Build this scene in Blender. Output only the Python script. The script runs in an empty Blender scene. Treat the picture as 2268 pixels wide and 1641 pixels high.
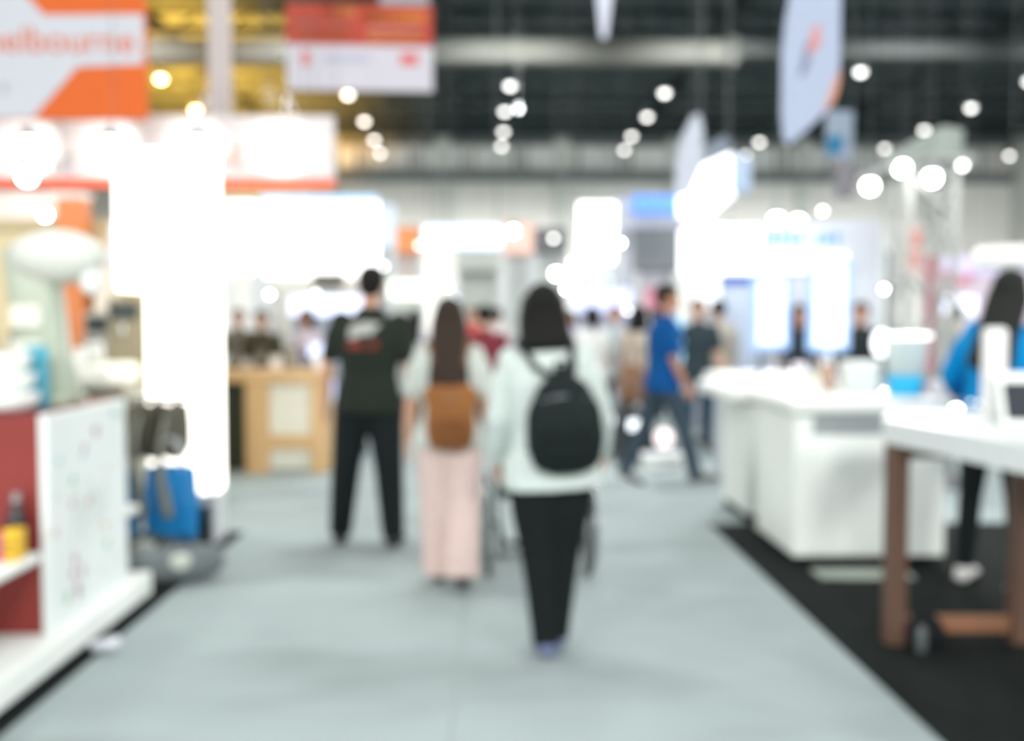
import bpy, bmesh, math, random
from mathutils import Vector, Matrix, Euler
random.seed(7)
R = math.radians
S = bpy.context.scene
C = S.collection
W_PX, H_PX, F_PX = 2268.0, 1641.0, 2200.0

# ------------------------------------------------------------------ camera
EYE = 1.47
cam_data = bpy.data.cameras.new('camera')
cam = bpy.data.objects.new('camera', cam_data)
C.objects.link(cam)
cam.location = (0, 0, EYE)
cam.rotation_euler = (R(90 - 2.745), 0, R(-1.014))
cam_data.sensor_fit = 'HORIZONTAL'
cam_data.sensor_width = 36.0
cam_data.lens = 36.0 * F_PX / W_PX
cam_data.clip_start = 0.05
cam_data.clip_end = 300
cam_data.dof.use_dof = True
cam_data.dof.focus_distance = 0.5
cam_data.dof.aperture_fstop = 4.15
S.camera = cam
CAM_R = cam.rotation_euler.to_matrix()

# ------------------------------------------------------------------ world, exposure
w = bpy.data.worlds.new('world'); S.world = w; w.use_nodes = True
bg = w.node_tree.nodes['Background']
bg.inputs[0].default_value = (0.93, 0.98, 1.0, 1)
bg.inputs[1].default_value = 0.64
S.view_settings.view_transform = 'Standard'
S.view_settings.look = 'None'
S.view_settings.exposure = 0.0
S.view_settings.gamma = 1.0
S.view_settings.use_curve_mapping = False
S.cycles.use_adaptive_sampling = False
S.cycles.use_denoising = True
S.cycles.max_bounces = 8
S.cycles.sample_clamp_indirect = 4.0

LAMP_Z = 11.5
LAMP_W = 130
def area_light(name, loc, size, energy, color=(1, 1, 1), rot=(0, 0, 0), spread=None):
    d = bpy.data.lights.new(name, 'AREA'); d.shape = 'DISK'; d.size = size
    d.energy = energy; d.color = color
    if spread: d.spread = spread
    o = bpy.data.objects.new(name, d); C.objects.link(o)
    o.location = loc; o.rotation_euler = rot
    return o
def spot_light(name, loc, target, energy, angle, color=(1, 1, 1), size=.05, blend=.5):
    d = bpy.data.lights.new(name, 'SPOT'); d.energy = energy; d.color = color
    d.spot_size = R(angle); d.spot_blend = blend; d.shadow_soft_size = size
    o = bpy.data.objects.new(name, d); C.objects.link(o); o.location = loc
    o.rotation_euler = (Vector(target) - Vector(loc)).to_track_quat('-Z', 'Y').to_euler()
    return o
# the hall's high-bay lamps, with two unseen flood rows added as fill
for ix in range(-2, 4):
    for Y, q in ((1.5, .75), (9, 1.6), (17, 2.2), (26, 2.2)):
        area_light('high_bay_light', (0.6 + 7.0 * ix, Y, LAMP_Z - .35), 1.6, LAMP_W * q, (1.0, .985, .95))
    area_light('high_bay_flood', (0.6 + 7.0 * ix, 28.5, LAMP_Z - .1), 1.6, LAMP_W * 11.5, (1.0, .985, .95), (R(60), 0, 0), R(75))  # added out of view to brighten the end wall
    area_light('high_bay_flood', (0.6 + 7.0 * ix, -7, 5.5), 1.6, LAMP_W * 4.6, (1.0, .985, .96), (R(72), 0, 0))  # added behind the camera to brighten surfaces that face it
# warm spots added to give the roof a lens flare's golden glow
spot_light('roof_flood_light', (-9, 22.5, 4.4), (-9.8, 28, 13), 46000, 72, (1.0, .49, .06), .4, .9)
spot_light('roof_flood_light', (-12, 37, 4.4), (-12.5, 43, 13.2), 95000, 84, (1.0, .49, .06), .4, .9)
spot_light('roof_flood_light', (-14.5, 46, 4.4), (-14.5, 52, 13.2), 60000, 84, (1.0, .49, .06), .4, .9)

# ------------------------------------------------------------------ geometry of the place
def ray(px, py):
    return CAM_R @ Vector(((px - W_PX / 2) / F_PX, (H_PX / 2 - py) / F_PX, -1))
def ground(px, py, z=0.0):
    d = ray(px, py); t = (z - EYE) / d.z
    return Vector((0, 0, EYE)) + d * t
def pt(px, py, Y):
    d = ray(px, py); t = Y / d.y
    return Vector((0, 0, EYE)) + d * t
def rect(x0, y0, x1, y1, Y):
    a = pt(x0, y0, Y); b = pt(x1, y1, Y)
    return min(a.x, b.x), max(a.x, b.x), min(a.z, b.z), max(a.z, b.z)          # X0, X1, Z0, Z1

# ------------------------------------------------------------------ materials
def lin(c):
    c = c / 255.0
    return c / 12.92 if c <= .04045 else ((c + .055) / 1.055) ** 2.4
MATS = {}
def mat(col, rough=.7, metal=0.0, emit=0.0, var=.08, scale=14.0, trans=0.0, alpha=1.0, sheen=0.0):
    key = (tuple(col), rough, metal, emit, var, scale, trans, alpha)
    if key in MATS: return MATS[key]
    m = bpy.data.materials.new('surface'); m.use_nodes = True
    nt = m.node_tree; b = nt.nodes['Principled BSDF']
    rgb = [lin(v) for v in col]
    tc = nt.nodes.new('ShaderNodeTexCoord'); nz = nt.nodes.new('ShaderNodeTexNoise')
    nz.inputs['Scale'].default_value = scale; nz.inputs['Detail'].default_value = 4
    rp = nt.nodes.new('ShaderNodeValToRGB')
    rp.color_ramp.elements[0].position = .3; rp.color_ramp.elements[1].position = .7
    rp.color_ramp.elements[0].color = [v * (1 - var) for v in rgb] + [1]
    rp.color_ramp.elements[1].color = [min(1, v * (1 + var)) for v in rgb] + [1]
    nt.links.new(tc.outputs['Object'], nz.inputs['Vector'])
    nt.links.new(nz.outputs['Fac'], rp.inputs['Fac'])
    nt.links.new(rp.outputs['Color'], b.inputs['Base Color'])
    b.inputs['Roughness'].default_value = rough
    b.inputs['Metallic'].default_value = metal
    if rough >= .7 and not metal: b.inputs['Specular IOR Level'].default_value = .15
    if emit:
        nt.links.new(rp.outputs['Color'], b.inputs['Emission Color'])
        b.inputs['Emission Strength'].default_value = emit
    if trans: b.inputs['Transmission Weight'].default_value = trans
    if alpha < 1: b.inputs['Alpha'].default_value = alpha
    MATS[key] = m
    return m
def wood(col, scale=3.0):
    key = ('wood', tuple(col), scale)
    if key in MATS: return MATS[key]
    m = bpy.data.materials.new('wood'); m.use_nodes = True
    nt = m.node_tree; b = nt.nodes['Principled BSDF']
    tc = nt.nodes.new('ShaderNodeTexCoord'); mp = nt.nodes.new('ShaderNodeMapping')
    mp.inputs['Scale'].default_value = (scale, scale, scale * .25)
    wv = nt.nodes.new('ShaderNodeTexWave'); wv.inputs['Scale'].default_value = 4
    wv.inputs['Distortion'].default_value = 5; wv.inputs['Detail'].default_value = 3
    rp = nt.nodes.new('ShaderNodeValToRGB'); rgb = [lin(v) for v in col]
    rp.color_ramp.elements[0].color = [v * .82 for v in rgb] + [1]
    rp.color_ramp.elements[1].color = [min(1, v * 1.1) for v in rgb] + [1]
    nt.links.new(tc.outputs['Object'], mp.inputs['Vector']); nt.links.new(mp.outputs['Vector'], wv.inputs['Vector'])
    nt.links.new(wv.outputs['Fac'], rp.inputs['Fac']); nt.links.new(rp.outputs['Color'], b.inputs['Base Color'])
    b.inputs['Roughness'].default_value = .5
    MATS[key] = m
    return m
WHITE = mat((234, 238, 234), .45, var=.02)
PALE = mat((222, 226, 226), .6, var=.03)
CHROME = mat((200, 204, 206), .25, .9, var=.02)
STEEL = mat((120, 126, 130), .4, .6)
BLACK = mat((20, 25, 26), .7, var=.15)
DGREY = mat((62, 68, 70), .7, var=.12)
SKIN = mat((196, 150, 124), .55, var=.04)
SKIN2 = mat((170, 122, 96), .55, var=.04)
HAIRM = mat((24, 24, 22), .7, var=.25, scale=60)
HAIRB = mat((50, 40, 34), .7, var=.25, scale=60)
CABLE = mat((90, 94, 96), .5)
EYE_M = mat((20, 18, 16), .2, var=0)
LIP_M = mat((150, 88, 80), .5, var=0)

# ------------------------------------------------------------------ mesh builder
class MB:
    def __init__(self): self.bm = bmesh.new()
    def box(self, x0, x1, y0, y1, z0, z1, bev=0.0, M=None, seg=2):
        g = bmesh.ops.create_cube(self.bm, size=1.0)
        vs = g['verts']
        bmesh.ops.scale(self.bm, vec=(abs(x1 - x0), abs(y1 - y0), abs(z1 - z0)), verts=vs)
        bmesh.ops.translate(self.bm, vec=((x0 + x1) / 2, (y0 + y1) / 2, (z0 + z1) / 2), verts=vs)
        if bev > 0:
            es = list({e for v in vs for e in v.link_edges})
            r = bmesh.ops.bevel(self.bm, geom=es, offset=bev, segments=seg, affect='EDGES', profile=.5)
            vs = list({v for f in r['faces'] for v in f.verts} | {v for v in vs if v.is_valid})
        if M is not None: bmesh.ops.transform(self.bm, matrix=M, verts=[v for v in vs if v.is_valid])
        return self
    def prism(self, poly, h0, h1, axis='z'):
        def P(a, b, h):
            return {'z': (a, b, h), 'y': (a, h, b), 'x': (h, a, b)}[axis]
        lo = [self.bm.verts.new(P(a, b, h0)) for a, b in poly]
        hi = [self.bm.verts.new(P(a, b, h1)) for a, b in poly]
        n = len(poly)
        self.bm.faces.new(lo); self.bm.faces.new(list(reversed(hi)))
        for i in range(n):
            j = (i + 1) % n
            self.bm.faces.new((lo[i], hi[i], hi[j], lo[j]))
        return self
    def tube(self, pts, rad, n=12, ref=(1, 0, 0), power=2.0, round_ends=True):
        """rings of (ra along ref, rb across) swept along pts, closed and capped"""
        pts = [Vector(p) for p in pts]; ref = Vector(ref)
        rad = [(r, r) if not isinstance(r, (tuple, list)) else r for r in (rad if isinstance(rad, list) else [rad] * len(pts))]
        if round_ends:
            t0 = (pts[0] - pts[1]).normalized(); t1 = (pts[-1] - pts[-2]).normalized()
            a, b = rad[0], rad[-1]
            m0, m1 = min(a), min(b)
            pts = [pts[0] + t0 * m0 * .75, pts[0] + t0 * m0 * .45] + pts + [pts[-1] + t1 * m1 * .45, pts[-1] + t1 * m1 * .75]
            rad = [(a[0] * .45, a[1] * .45), (a[0] * .82, a[1] * .82)] + rad + [(b[0] * .82, b[1] * .82), (b[0] * .45, b[1] * .45)]
        rings = []
        m = len(pts)
        for i, p in enumerate(pts):
            t = (pts[min(i + 1, m - 1)] - pts[max(i - 1, 0)]).normalized()
            a = ref - t * ref.dot(t)
            if a.length < 1e-3:
                q = Vector((0, 1, 0)); a = q - t * q.dot(t)
            a.normalize(); b = t.cross(a)
            ring = []
            for k in range(n):
                th = 2 * math.pi * k / n
                c, s = math.cos(th), math.sin(th)
                if power != 2.0:
                    c = math.copysign(abs(c) ** (2 / power), c); s = math.copysign(abs(s) ** (2 / power), s)
                ring.append(self.bm.verts.new(p + a * (c * rad[i][0]) + b * (s * rad[i][1])))
            rings.append(ring)
        for i in range(m - 1):
            for k in range(n):
                l = (k + 1) % n
                self.bm.faces.new((rings[i][k], rings[i][l], rings[i + 1][l], rings[i + 1][k]))
        self.bm.faces.new(list(reversed(rings[0]))); self.bm.faces.new(rings[-1])
        return self
    def rod(self, a, b, r, n=8):
        return self.tube([a, b], r, n, round_ends=False)
    def ell(self, c, r, M=None, u=20, v=14):
        g = bmesh.ops.create_uvsphere(self.bm, u_segments=u, v_segments=v, radius=1.0)
        T = Matrix.Translation(c) @ (M if M is not None else Matrix.Identity(4)) @ Matrix.Diagonal((r[0], r[1], r[2], 1))
        bmesh.ops.transform(self.bm, matrix=T, verts=g['verts'])
        return self
    def lathe(self, c, prof, n=24, M=None):
        """prof: (r, z) from bottom to top about a vertical axis through c"""
        rings = []
        for r, z in prof:
            rings.append([self.bm.verts.new((c[0] + r * math.cos(2 * math.pi * k / n), c[1] + r * math.sin(2 * math.pi * k / n), c[2] + z)) for k in range(n)])
        for i in range(len(rings) - 1):
            for k in range(n):
                l = (k + 1) % n
                self.bm.faces.new((rings[i][k], rings[i][l], rings[i + 1][l], rings[i + 1][k]))
        self.bm.faces.new(list(reversed(rings[0]))); self.bm.faces.new(rings[-1])
        if M is not None:
            bmesh.ops.transform(self.bm, matrix=M, verts=[v for r in rings for v in r])
        return self
    def torus(self, c, Rr, r, axis='x', n=36, m=8):
        rings = []
        for i in range(n):
            a = 2 * math.pi * i / n
            ring = []
            for j in range(m):
                b = 2 * math.pi * j / m
                q = Rr + r * math.cos(b); h = r * math.sin(b)
                v = {'x': (h, q * math.cos(a), q * math.sin(a)), 'y': (q * math.cos(a), h, q * math.sin(a)), 'z': (q * math.cos(a), q * math.sin(a), h)}[axis]
                ring.append(self.bm.verts.new(Vector(c) + Vector(v)))
            rings.append(ring)
        for i in range(n):
            for j in range(m):
                self.bm.faces.new((rings[i][j], rings[(i + 1) % n][j], rings[(i + 1) % n][(j + 1) % m], rings[i][(j + 1) % m]))
        return self
    def build(self, name, m, parent=None, label=None, smooth=False, remesh=None, smooth_it=6):
        bmesh.ops.recalc_face_normals(self.bm, faces=self.bm.faces[:])
        me = bpy.data.meshes.new(name); self.bm.to_mesh(me); self.bm.free()
        if remesh:
            t = bpy.data.objects.new('t', me); C.objects.link(t)
            r = t.modifiers.new('r', 'REMESH'); r.mode = 'VOXEL'; r.voxel_size = remesh
            s = t.modifiers.new('s', 'SMOOTH'); s.factor = .5; s.iterations = smooth_it
            dg = bpy.context.evaluated_depsgraph_get()
            me2 = bpy.data.meshes.new_from_object(t.evaluated_get(dg))
            bpy.data.objects.remove(t); bpy.data.meshes.remove(me)
            me = me2; me.name = name; smooth = True
            me.materials.clear()
        if smooth:
            for p in me.polygons: p.use_smooth = True
        me.materials.append(m)
        o = bpy.data.objects.new(name, me); C.objects.link(o)
        if parent: o.parent = parent
        if label: o['label'] = label
        return o
def thing(name, label, cat, group=None, loc=(0, 0, 0), rz=0.0):
    o = bpy.data.objects.new(name, None); C.objects.link(o)
    o.empty_display_size = .1
    o.location = loc; o.rotation_euler = (0, 0, rz)
    o['label'] = label; o['category'] = cat
    if group: o['group'] = group
    return o
def tag(o, label, cat, group=None):
    o['label'] = label; o['category'] = cat
    if group: o['group'] = group
    return o
def struct(o, label=None, cat=None):
    o['kind'] = 'structure'
    if label: o['label'] = label
    if cat: o['category'] = cat
    return o
def text(s, m, size, loc, parent, rot=(math.pi / 2, 0, 0), name='lettering', depth=.004, align='CENTER'):
    cu = bpy.data.curves.new(name, 'FONT'); cu.body = s; cu.size = size; cu.extrude = depth
    cu.align_x = align; cu.align_y = 'CENTER'
    o = bpy.data.objects.new(name, cu); C.objects.link(o)
    o.location = loc; o.rotation_euler = rot; o.parent = parent
    cu.materials.append(m)
    me = bpy.data.meshes.new_from_object(o.evaluated_get(bpy.context.evaluated_depsgraph_get()))
    me.name = name
    bpy.data.objects.remove(o)
    o = bpy.data.objects.new(name, me); C.objects.link(o)
    o.location = loc; o.rotation_euler = rot; o.parent = parent
    return o

# ================================================================== the hall
m_floor = bpy.data.materials.new('grey_carpet'); m_floor.use_nodes = True
nt = m_floor.node_tree; b = nt.nodes['Principled BSDF']; b.inputs['Roughness'].default_value = .95; b.inputs['Specular IOR Level'].default_value = .15
tc = nt.nodes.new('ShaderNodeTexCoord')
n1 = nt.nodes.new('ShaderNodeTexNoise'); n1.inputs['Scale'].default_value = .9; n1.inputs['Detail'].default_value = 3
mp = nt.nodes.new('ShaderNodeMapping'); mp.inputs['Scale'].default_value = (.55, 1.5, 1)
rp = nt.nodes.new('ShaderNodeValToRGB')
rp.color_ramp.elements[0].position = .28; rp.color_ramp.elements[0].color = (lin(139), lin(150), lin(150), 1)
rp.color_ramp.elements[1].position = .5; rp.color_ramp.elements[1].color = (lin(162), lin(175), lin(175), 1)
n2 = nt.nodes.new('ShaderNodeTexNoise'); n2.inputs['Scale'].default_value = 260
mx = nt.nodes.new('ShaderNodeMix'); mx.data_type = 'RGBA'; mx.blend_type = 'MULTIPLY'; mx.inputs[0].default_value = .2
nt.links.new(tc.outputs['Object'], mp.inputs['Vector']); nt.links.new(mp.outputs['Vector'], n1.inputs['Vector'])
nt.links.new(n1.outputs['Fac'], rp.inputs['Fac']); nt.links.new(tc.outputs['Object'], n2.inputs['Vector'])
nt.links.new(rp.outputs['Color'], mx.inputs[6]); nt.links.new(n2.outputs['Color'], mx.inputs[7])
nt.links.new(mx.outputs[2], b.inputs['Base Color'])
struct(MB().box(-32, 32, -8, 62, -.2, 0).build('floor', m_floor))
m_seam = mat((150, 160, 160), .9)
s_ = MB()
s_.box(-.16, -.152, .8, 34, 0, .0025)
struct(s_.build('trim_1', m_seam))

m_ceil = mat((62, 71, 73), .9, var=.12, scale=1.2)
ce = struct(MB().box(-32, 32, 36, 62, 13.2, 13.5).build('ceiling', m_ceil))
MB().box(-32, 32, 21, 36, 13.2, 13.5).build('near_roof_bay', mat((32, 40, 43), .9, var=.1, scale=1.2), ce)  # same ceiling in a darker colour, its weaker light painted in
m_wall = mat((226, 226, 222), .85, var=.03, scale=1.5)
struct(MB().box(-32, 32, 61.5, 62, 0, 13.2).build('wall_back', m_wall))
struct(MB().box(-32.3, -32, 26, 62, 0, 13.2).build('wall_left', m_wall))
struct(MB().box(32, 32.3, 26, 62, 0, 13.2).build('wall_right', m_wall))
m_beam = mat((88, 96, 98), .8, var=.08)
m_beamd = mat((46, 53, 55), .8, var=.08)
n = 2
b_ = MB()                                            # rafters and purlins under the roof, one lattice
for Y in (29, 33, 38, 43, 48, 53, 58): b_.box(-31.9, 31.9, Y - .12, Y + .12, 12.3, 12.6).box(-31.9, 31.9, Y - .12, Y + .12, 13.05, 13.2)
for Y in (29, 33, 38, 43, 48, 53, 58):
    for k in range(-16, 16):
        b_.tube([(k * 2.0, Y, 12.45), (k * 2.0 + 1, Y, 13.1)], .05, 6, (0, 1, 0), round_ends=False)
        b_.tube([(k * 2.0 + 1, Y, 13.1), (k * 2.0 + 2, Y, 12.45)], .05, 6, (0, 1, 0), round_ends=False)
struct(b_.build('trim_2', m_beamd))
b_ = MB()
for X in (-24, -13, -2, 9, 20): b_.box(X - .15, X + .15, 26.5, 61.4, 12.7, 13.15)
struct(b_.build('trim_3', m_beamd))
# pilasters, girts and pale clerestory panels of the end wall
b_ = MB()
for X in (-27, -18, -9.9, -3.1, 4.1, 11, 19, 27): b_.box(X - .45, X + .45, 60.9, 61.5, 0, 13.1, .03)
struct(b_.build('trim_4', mat((205, 209, 205), .8, var=.02)))
b_ = MB()
b_.box(-31.9, 31.9, 60.8, 61.45, 10.1, 10.7).box(-31.9, 31.9, 61.0, 61.45, 12.3, 13.1)
struct(b_.build('trim_5', mat((120, 126, 126), .8, var=.05)))
b_ = MB()
for i in range(-9, 10): b_.box(i * 3.2 - 1.25, i * 3.2 + 1.25, 61.2, 61.45, 10.85, 12.1, .02)
struct(b_.build('window_1', mat((222, 226, 224), .5, var=.03)))
b_ = MB()
for i in range(-9, 10): b_.box(i * 3.2 - 1.3, i * 3.2 - 1.2, 61.1, 61.2, 10.8, 12.2).box(i * 3.2 + 1.2, i * 3.2 + 1.3, 61.1, 61.2, 10.8, 12.2)
o = b_.build('window_frame', m_beam); o.parent = bpy.data.objects['window_1']

# long air duct across the hall, thicker up to the joint
DY = 36.0
d_ = thing('air_duct', 'long pale grey air duct crossing the hall under the dark roof', 'duct')
x0, x1, z0, z1 = rect(-60, 137, 1620, 93, DY)
MB().tube([(x0, DY, (z0 + z1) / 2), (x1, DY, (z0 + z1) / 2)], (z1 - z0) / 2, 16, (0, 0, 1), power=5, round_ends=False).build('duct', mat((84, 86, 82), .7, var=.04), d_)
x2, x3, z2, z3 = rect(1620, 130, 2350, 95, DY)
MB().tube([(x1, DY, (z2 + z3) / 2), (x3 + 1, DY, (z2 + z3) / 2)], (z3 - z2) / 2, 16, (0, 0, 1), power=5, round_ends=False).build('narrow_duct', mat((58, 62, 62), .7, var=.05), d_)
MB().box(x1 - .15, x1 + .15, DY - .5, DY + .5, z0 - .08, z1 + .08, .03).build('flange', mat((76, 78, 76), .7), d_)
for X in range(-18, 20, 6):
    MB().rod((X, DY, z1 - .02), (X, DY, 13.2), .03).build('hanger', m_beamd, d_)

# ------------------------------------------------------------------ high bay lamps
bulb_hb = mat((250, 248, 244), .4, emit=6.5, var=0)
LAMPS = [(1135, 118), (1130, 188), (1118, 245), (1115, 290), (1111, 322), (1523, 135), (1472, 204), (1433, 257), (1399, 300), (1383, 330),
         (1906, 157), (1740, 272), (1682, 313), (1651, 342), (2151, 237), (2047, 286), (1960, 327), (2280, 178), (2236, 343),
         (771, 208), (807, 267), (829, 308), (842, 337), (356, 172), (433, 241)]
def place_words(px, py):
    return px
hb_root = None
row_name = {0: 'in the middle row', 1: 'in the row over the tall teardrop banner', 2: 'in the row above the truss', 3: 'in the row over the wooden table', 4: 'above the long white sign'}
rows = [(0, 5, 'the middle row above the aisle'), (5, 10, 'the row beside the teardrop banner'), (10, 14, 'the row crossing the big white teardrop banner'),
        (14, 19, 'the row over the truss tower'), (19, 23, 'the row under the red hanging sign'), (23, 25, 'the row beside the orange banner')]
ordinal = ['nearest lamp', 'second lamp', 'third lamp', 'fourth lamp', 'last and smallest lamp']
for a, b2, rn in rows:
    for i in range(a, b2):
        p = ground(LAMPS[i][0], LAMPS[i][1], LAMP_Z)
        rn2 = rn
        lab = 'round high bay ceiling lamp, %s of %s' % (ordinal[i - a] if i < b2 - 1 or b2 - a == 5 else 'farthest lamp', rn2)
        if hb_root is None:
            t = thing('high_bay_lamp', lab, 'lamp', 'high bay lamps under the roof', p)
            MB().lathe((0, 0, 0), [(.14, .42), (.16, .30), (.27, .06), (.29, .0), (.27, -.0)][::-1], 20).build('reflector', STEEL, t)
            MB().ell((0, 0, -.05), (.17, .17, .12)).build('bulb', bulb_hb, t, smooth=True)
            MB().rod((0, 0, .40), (0, 0, 13.2 - LAMP_Z), .03).build('rod', m_beamd, t)
            hb_root = t
        else:
            t = hb_root.copy(); C.objects.link(t); t.location = p; t['label'] = lab
            for ch in hb_root.children:
                c2 = ch.copy(); C.objects.link(c2); c2.parent = t

# ------------------------------------------------------------------ booth carpets
m_dcarp = mat((20, 26, 25), .95, var=.1, scale=90)
tag(MB().box(1.57, 8.5, .6, 7.15, 0, .008).build('booth_carpet', m_dcarp), 'black booth carpet under the white counters and wooden-legged table', 'carpet')
tag(MB().box(-8.0, -1.76, .6, 6.95, 0, .008).build('booth_carpet', mat((28, 33, 33), .95, var=.1, scale=90)), 'black booth carpet strip under the red and white display cabinet', 'carpet')

# ================================================================== people
def person(label, X, Y, H=1.7, rz=0.0, female=False, legs=((8, 4, 3), (-8, 10, 3)), arms=((0, 8, 14), (0, 8, 14)),
           top=(200, 200, 200), bottom=(40, 45, 50), shoes=(30, 30, 32), skin=None, hair='short', hairm=None,
           sleeves='short', leg_fit='straight', loose=0.0, lean=2.0, tilt=0.0, head_yaw=0.0, face=True, vox=.0095, group=None, hem=.83, build=1.0, seat=None):
    sk = skin or SKIN
    t = thing('person', label, 'person', group, (X, Y, 0), rz)
    k = H / 1.75
    sw = (.162 if female else .186) * build; hw = .092
    up = Matrix.Translation((0, 0, .92)) @ Matrix.Rotation(R(tilt), 4, 'Y') @ Matrix.Rotation(-R(lean), 4, 'X') @ Matrix.Translation((0, 0, -.92))
    def U(p): return up @ Vector(p)
    # skeleton
    L = []
    for s, (a, kb, sp) in zip((-1, 1), legs):
        hip = Vector((s * hw, 0, .92))
        d1 = Vector((s * math.sin(R(sp)), math.sin(R(a)), -math.cos(R(a)))).normalized()
        knee = hip + d1 * .43
        a2 = a - kb
        d2 = Vector((s * math.sin(R(sp)) * .8, math.sin(R(a2)), -math.cos(R(a2)))).normalized()
        ank = knee + d2 * .41
        fp = R(max(-40, min(12, a2 * .9 if a2 < 0 else a2 * .5)))
        fd = Vector((s * .12, math.cos(fp), math.sin(fp))).normalized()
        toe = ank + fd * .17 + Vector((0, 0, -.055))
        heel = ank - fd * .05 + Vector((0, 0, -.055))
        L.append((hip, knee, ank, toe, heel))
    zmin = min(min(l[3].z, l[4].z) for l in L) - .025
    if seat is not None: zmin = 0
    off = Vector((0, 0, -zmin))
    A = []
    for s, (f, ab, eb) in zip((-1, 1), arms):
        sh = U((s * sw, -.005, 1.415))
        d1 = (up.to_3x3() @ Vector((s * math.sin(R(ab)), math.sin(R(f)) * math.cos(R(ab)), -math.cos(R(f)) * math.cos(R(ab)))))
        el = sh + d1 * .29
        d2 = (up.to_3x3() @ Vector((s * math.sin(R(ab)) * .4, math.sin(R(f + eb)), -math.cos(R(f + eb)))).normalized())
        wr = el + d2 * .25
        A.append((sh, el, wr, d2, s))
    yaw = Matrix.Rotation(R(head_yaw), 4, 'Z')
    hc = U((0, .012, 1.632))
    def HD(p): return hc + (up.to_3x3() @ (yaw.to_3x3() @ Vector(p)))
    HM = up.to_3x3().to_4x4() @ yaw
    def fin(mb, name, m, v=vox, lab=None, it=5):
        bmesh.ops.translate(mb.bm, vec=off, verts=mb.bm.verts[:])
        bmesh.ops.scale(mb.bm, vec=(k, k, k), verts=mb.bm.verts[:])
        return mb.build(name, m, t, lab, remesh=v * k, smooth_it=it)
    TR = [(.80, .105, .085), (.86, .155, .115), (.93, .17, .122), (1.0, .155, .112), (1.08, .138, .102), (1.18, .15, .11), (1.30, .168, .118), (1.38, .165, .105), (1.44, .115, .08), (1.48, .06, .058)]
    if female: TR = [(z, rx * (.93 if z > 1.1 else (.88 if z > .99 else 1.02)), ry * .95) for z, rx, ry in TR]
    def torso(mb, z0, z1, inf, flare=0.0):
        ps, rs = [], []
        for z, rx, ry in TR:
            if z < z0 - 1e-6 or z > z1 + 1e-6: continue
            e = inf + flare * max(0, (1.30 - z)) + loose * (1 if z < 1.40 else .3)
            ps.append(U((0, 0, z))); rs.append((rx * build + e, ry * build + e))
        mb.tube(ps, rs, 24, power=2.4)
    # body
    mb = MB(); torso(mb, .80, 1.48, -loose)
    for hip, knee, ank, toe, heel in L:
        mid = knee.lerp(ank, .3)
        mb.tube([hip, hip.lerp(knee, .5), knee, mid, ank.lerp(knee, .2), ank], [.088, .074, .056, .056, .040, .038], 14)
        mb.tube([heel + Vector((0, 0, .01)), heel.lerp(toe, .5) + Vector((0, 0, .015)), toe], [(.034, .03), (.042, .034), (.036, .02)], 12)
        mb.ell(ank + Vector((0, -.01, -.02)), (.037, .04, .045))
    for sh, el, wr, d2, s in A:
        mb.tube([sh + Vector((-s * .02, 0, -.012)), sh.lerp(el, .5), el, el.lerp(wr, .35), wr], [.043, .043, .037, .037, .027], 12)
        # palm, four fingers and a thumb
        side = Vector((0, 1, 0)); side = (side - d2 * side.dot(d2)).normalized(); nrm = d2.cross(side)   # side = thumb side
        pal = wr + d2 * .085
        mb.tube([wr, wr + d2 * .04, pal], [(.026, .020), (.037, .016), (.040, .014)], 12, side)
        inw = nrm * (1 if nrm.x * s < 0 else -1)
        for j, fl in enumerate((.072, .080, .074, .058)):
            b0 = pal - d2 * .008 + side * (.029 - .0195 * j)
            m1 = b0 + d2 * fl * .5 + inw * .006 + side * (.003 - .002 * j)
            mb.tube([b0, m1, m1 + d2 * fl * .38 + inw * (.018 + .004 * j)], [.0098, .0092, .0080], 8)
        b0 = wr + d2 * .030 + side * .030
        mb.tube([wr + d2 * .02 + side * .012, b0, b0 + d2 * .035 + side * .020 + inw * .008, b0 + d2 * .060 + side * .024 + inw * .012], [.016, .013, .011, .0095], 8)
    mb.tube([U((0, 0, 1.42)), U((0, .004, 1.50)), HD((0, -.012, -.05))], [.062, .054, .056], 14)
    mb.ell(HD((0, -.005, .025)), (.077, .096, .098), HM)
    mb.ell(HD((0, .022, -.045)), (.058, .068, .070), HM)
    mb.ell(HD((0, .066, -.085)), (.024, .022, .020), HM)
    mb.tube([HD((0, .088, .018)), HD((0, .105, -.022)), HD((0, .100, -.030))], [.011, .016, .014], 8)
    for s in (-1, 1):
        mb.ell(HD((s * .079, -.004, -.008)), (.013, .020, .032), HM)
        mb.ell(HD((s * .030, .082, .020)), (.020, .012, .010), HM)
    mb.ell(HD((0, .090, -.052)), (.026, .012, .012), HM)
    fin(mb, 'body', sk, vox * .85, it=3)
    if face:
        for s in (-1, 1):
            e = MB().ell((HD((s * .030, .0905, .004)) + off) * k, (.013 * k, .007 * k, .007 * k), HM, 10, 8).build('eye', EYE_M, t, smooth=True)
        MB().ell((HD((0, .0995, -.052)) + off) * k, (.021 * k, .006 * k, .007 * k), HM, 10, 8).build('mouth', LIP_M, t, smooth=True)
    # hair
    mb = MB()
    mb.ell(HD((0, -.020, .042)), (.089, .099, .094), HM)
    mb.ell(HD((0, .022, .088)), (.070, .074, .040), HM)
    hy1, hy2 = {'long': (-.135, -.20)}.get(hair, (-.05, -.075))
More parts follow.
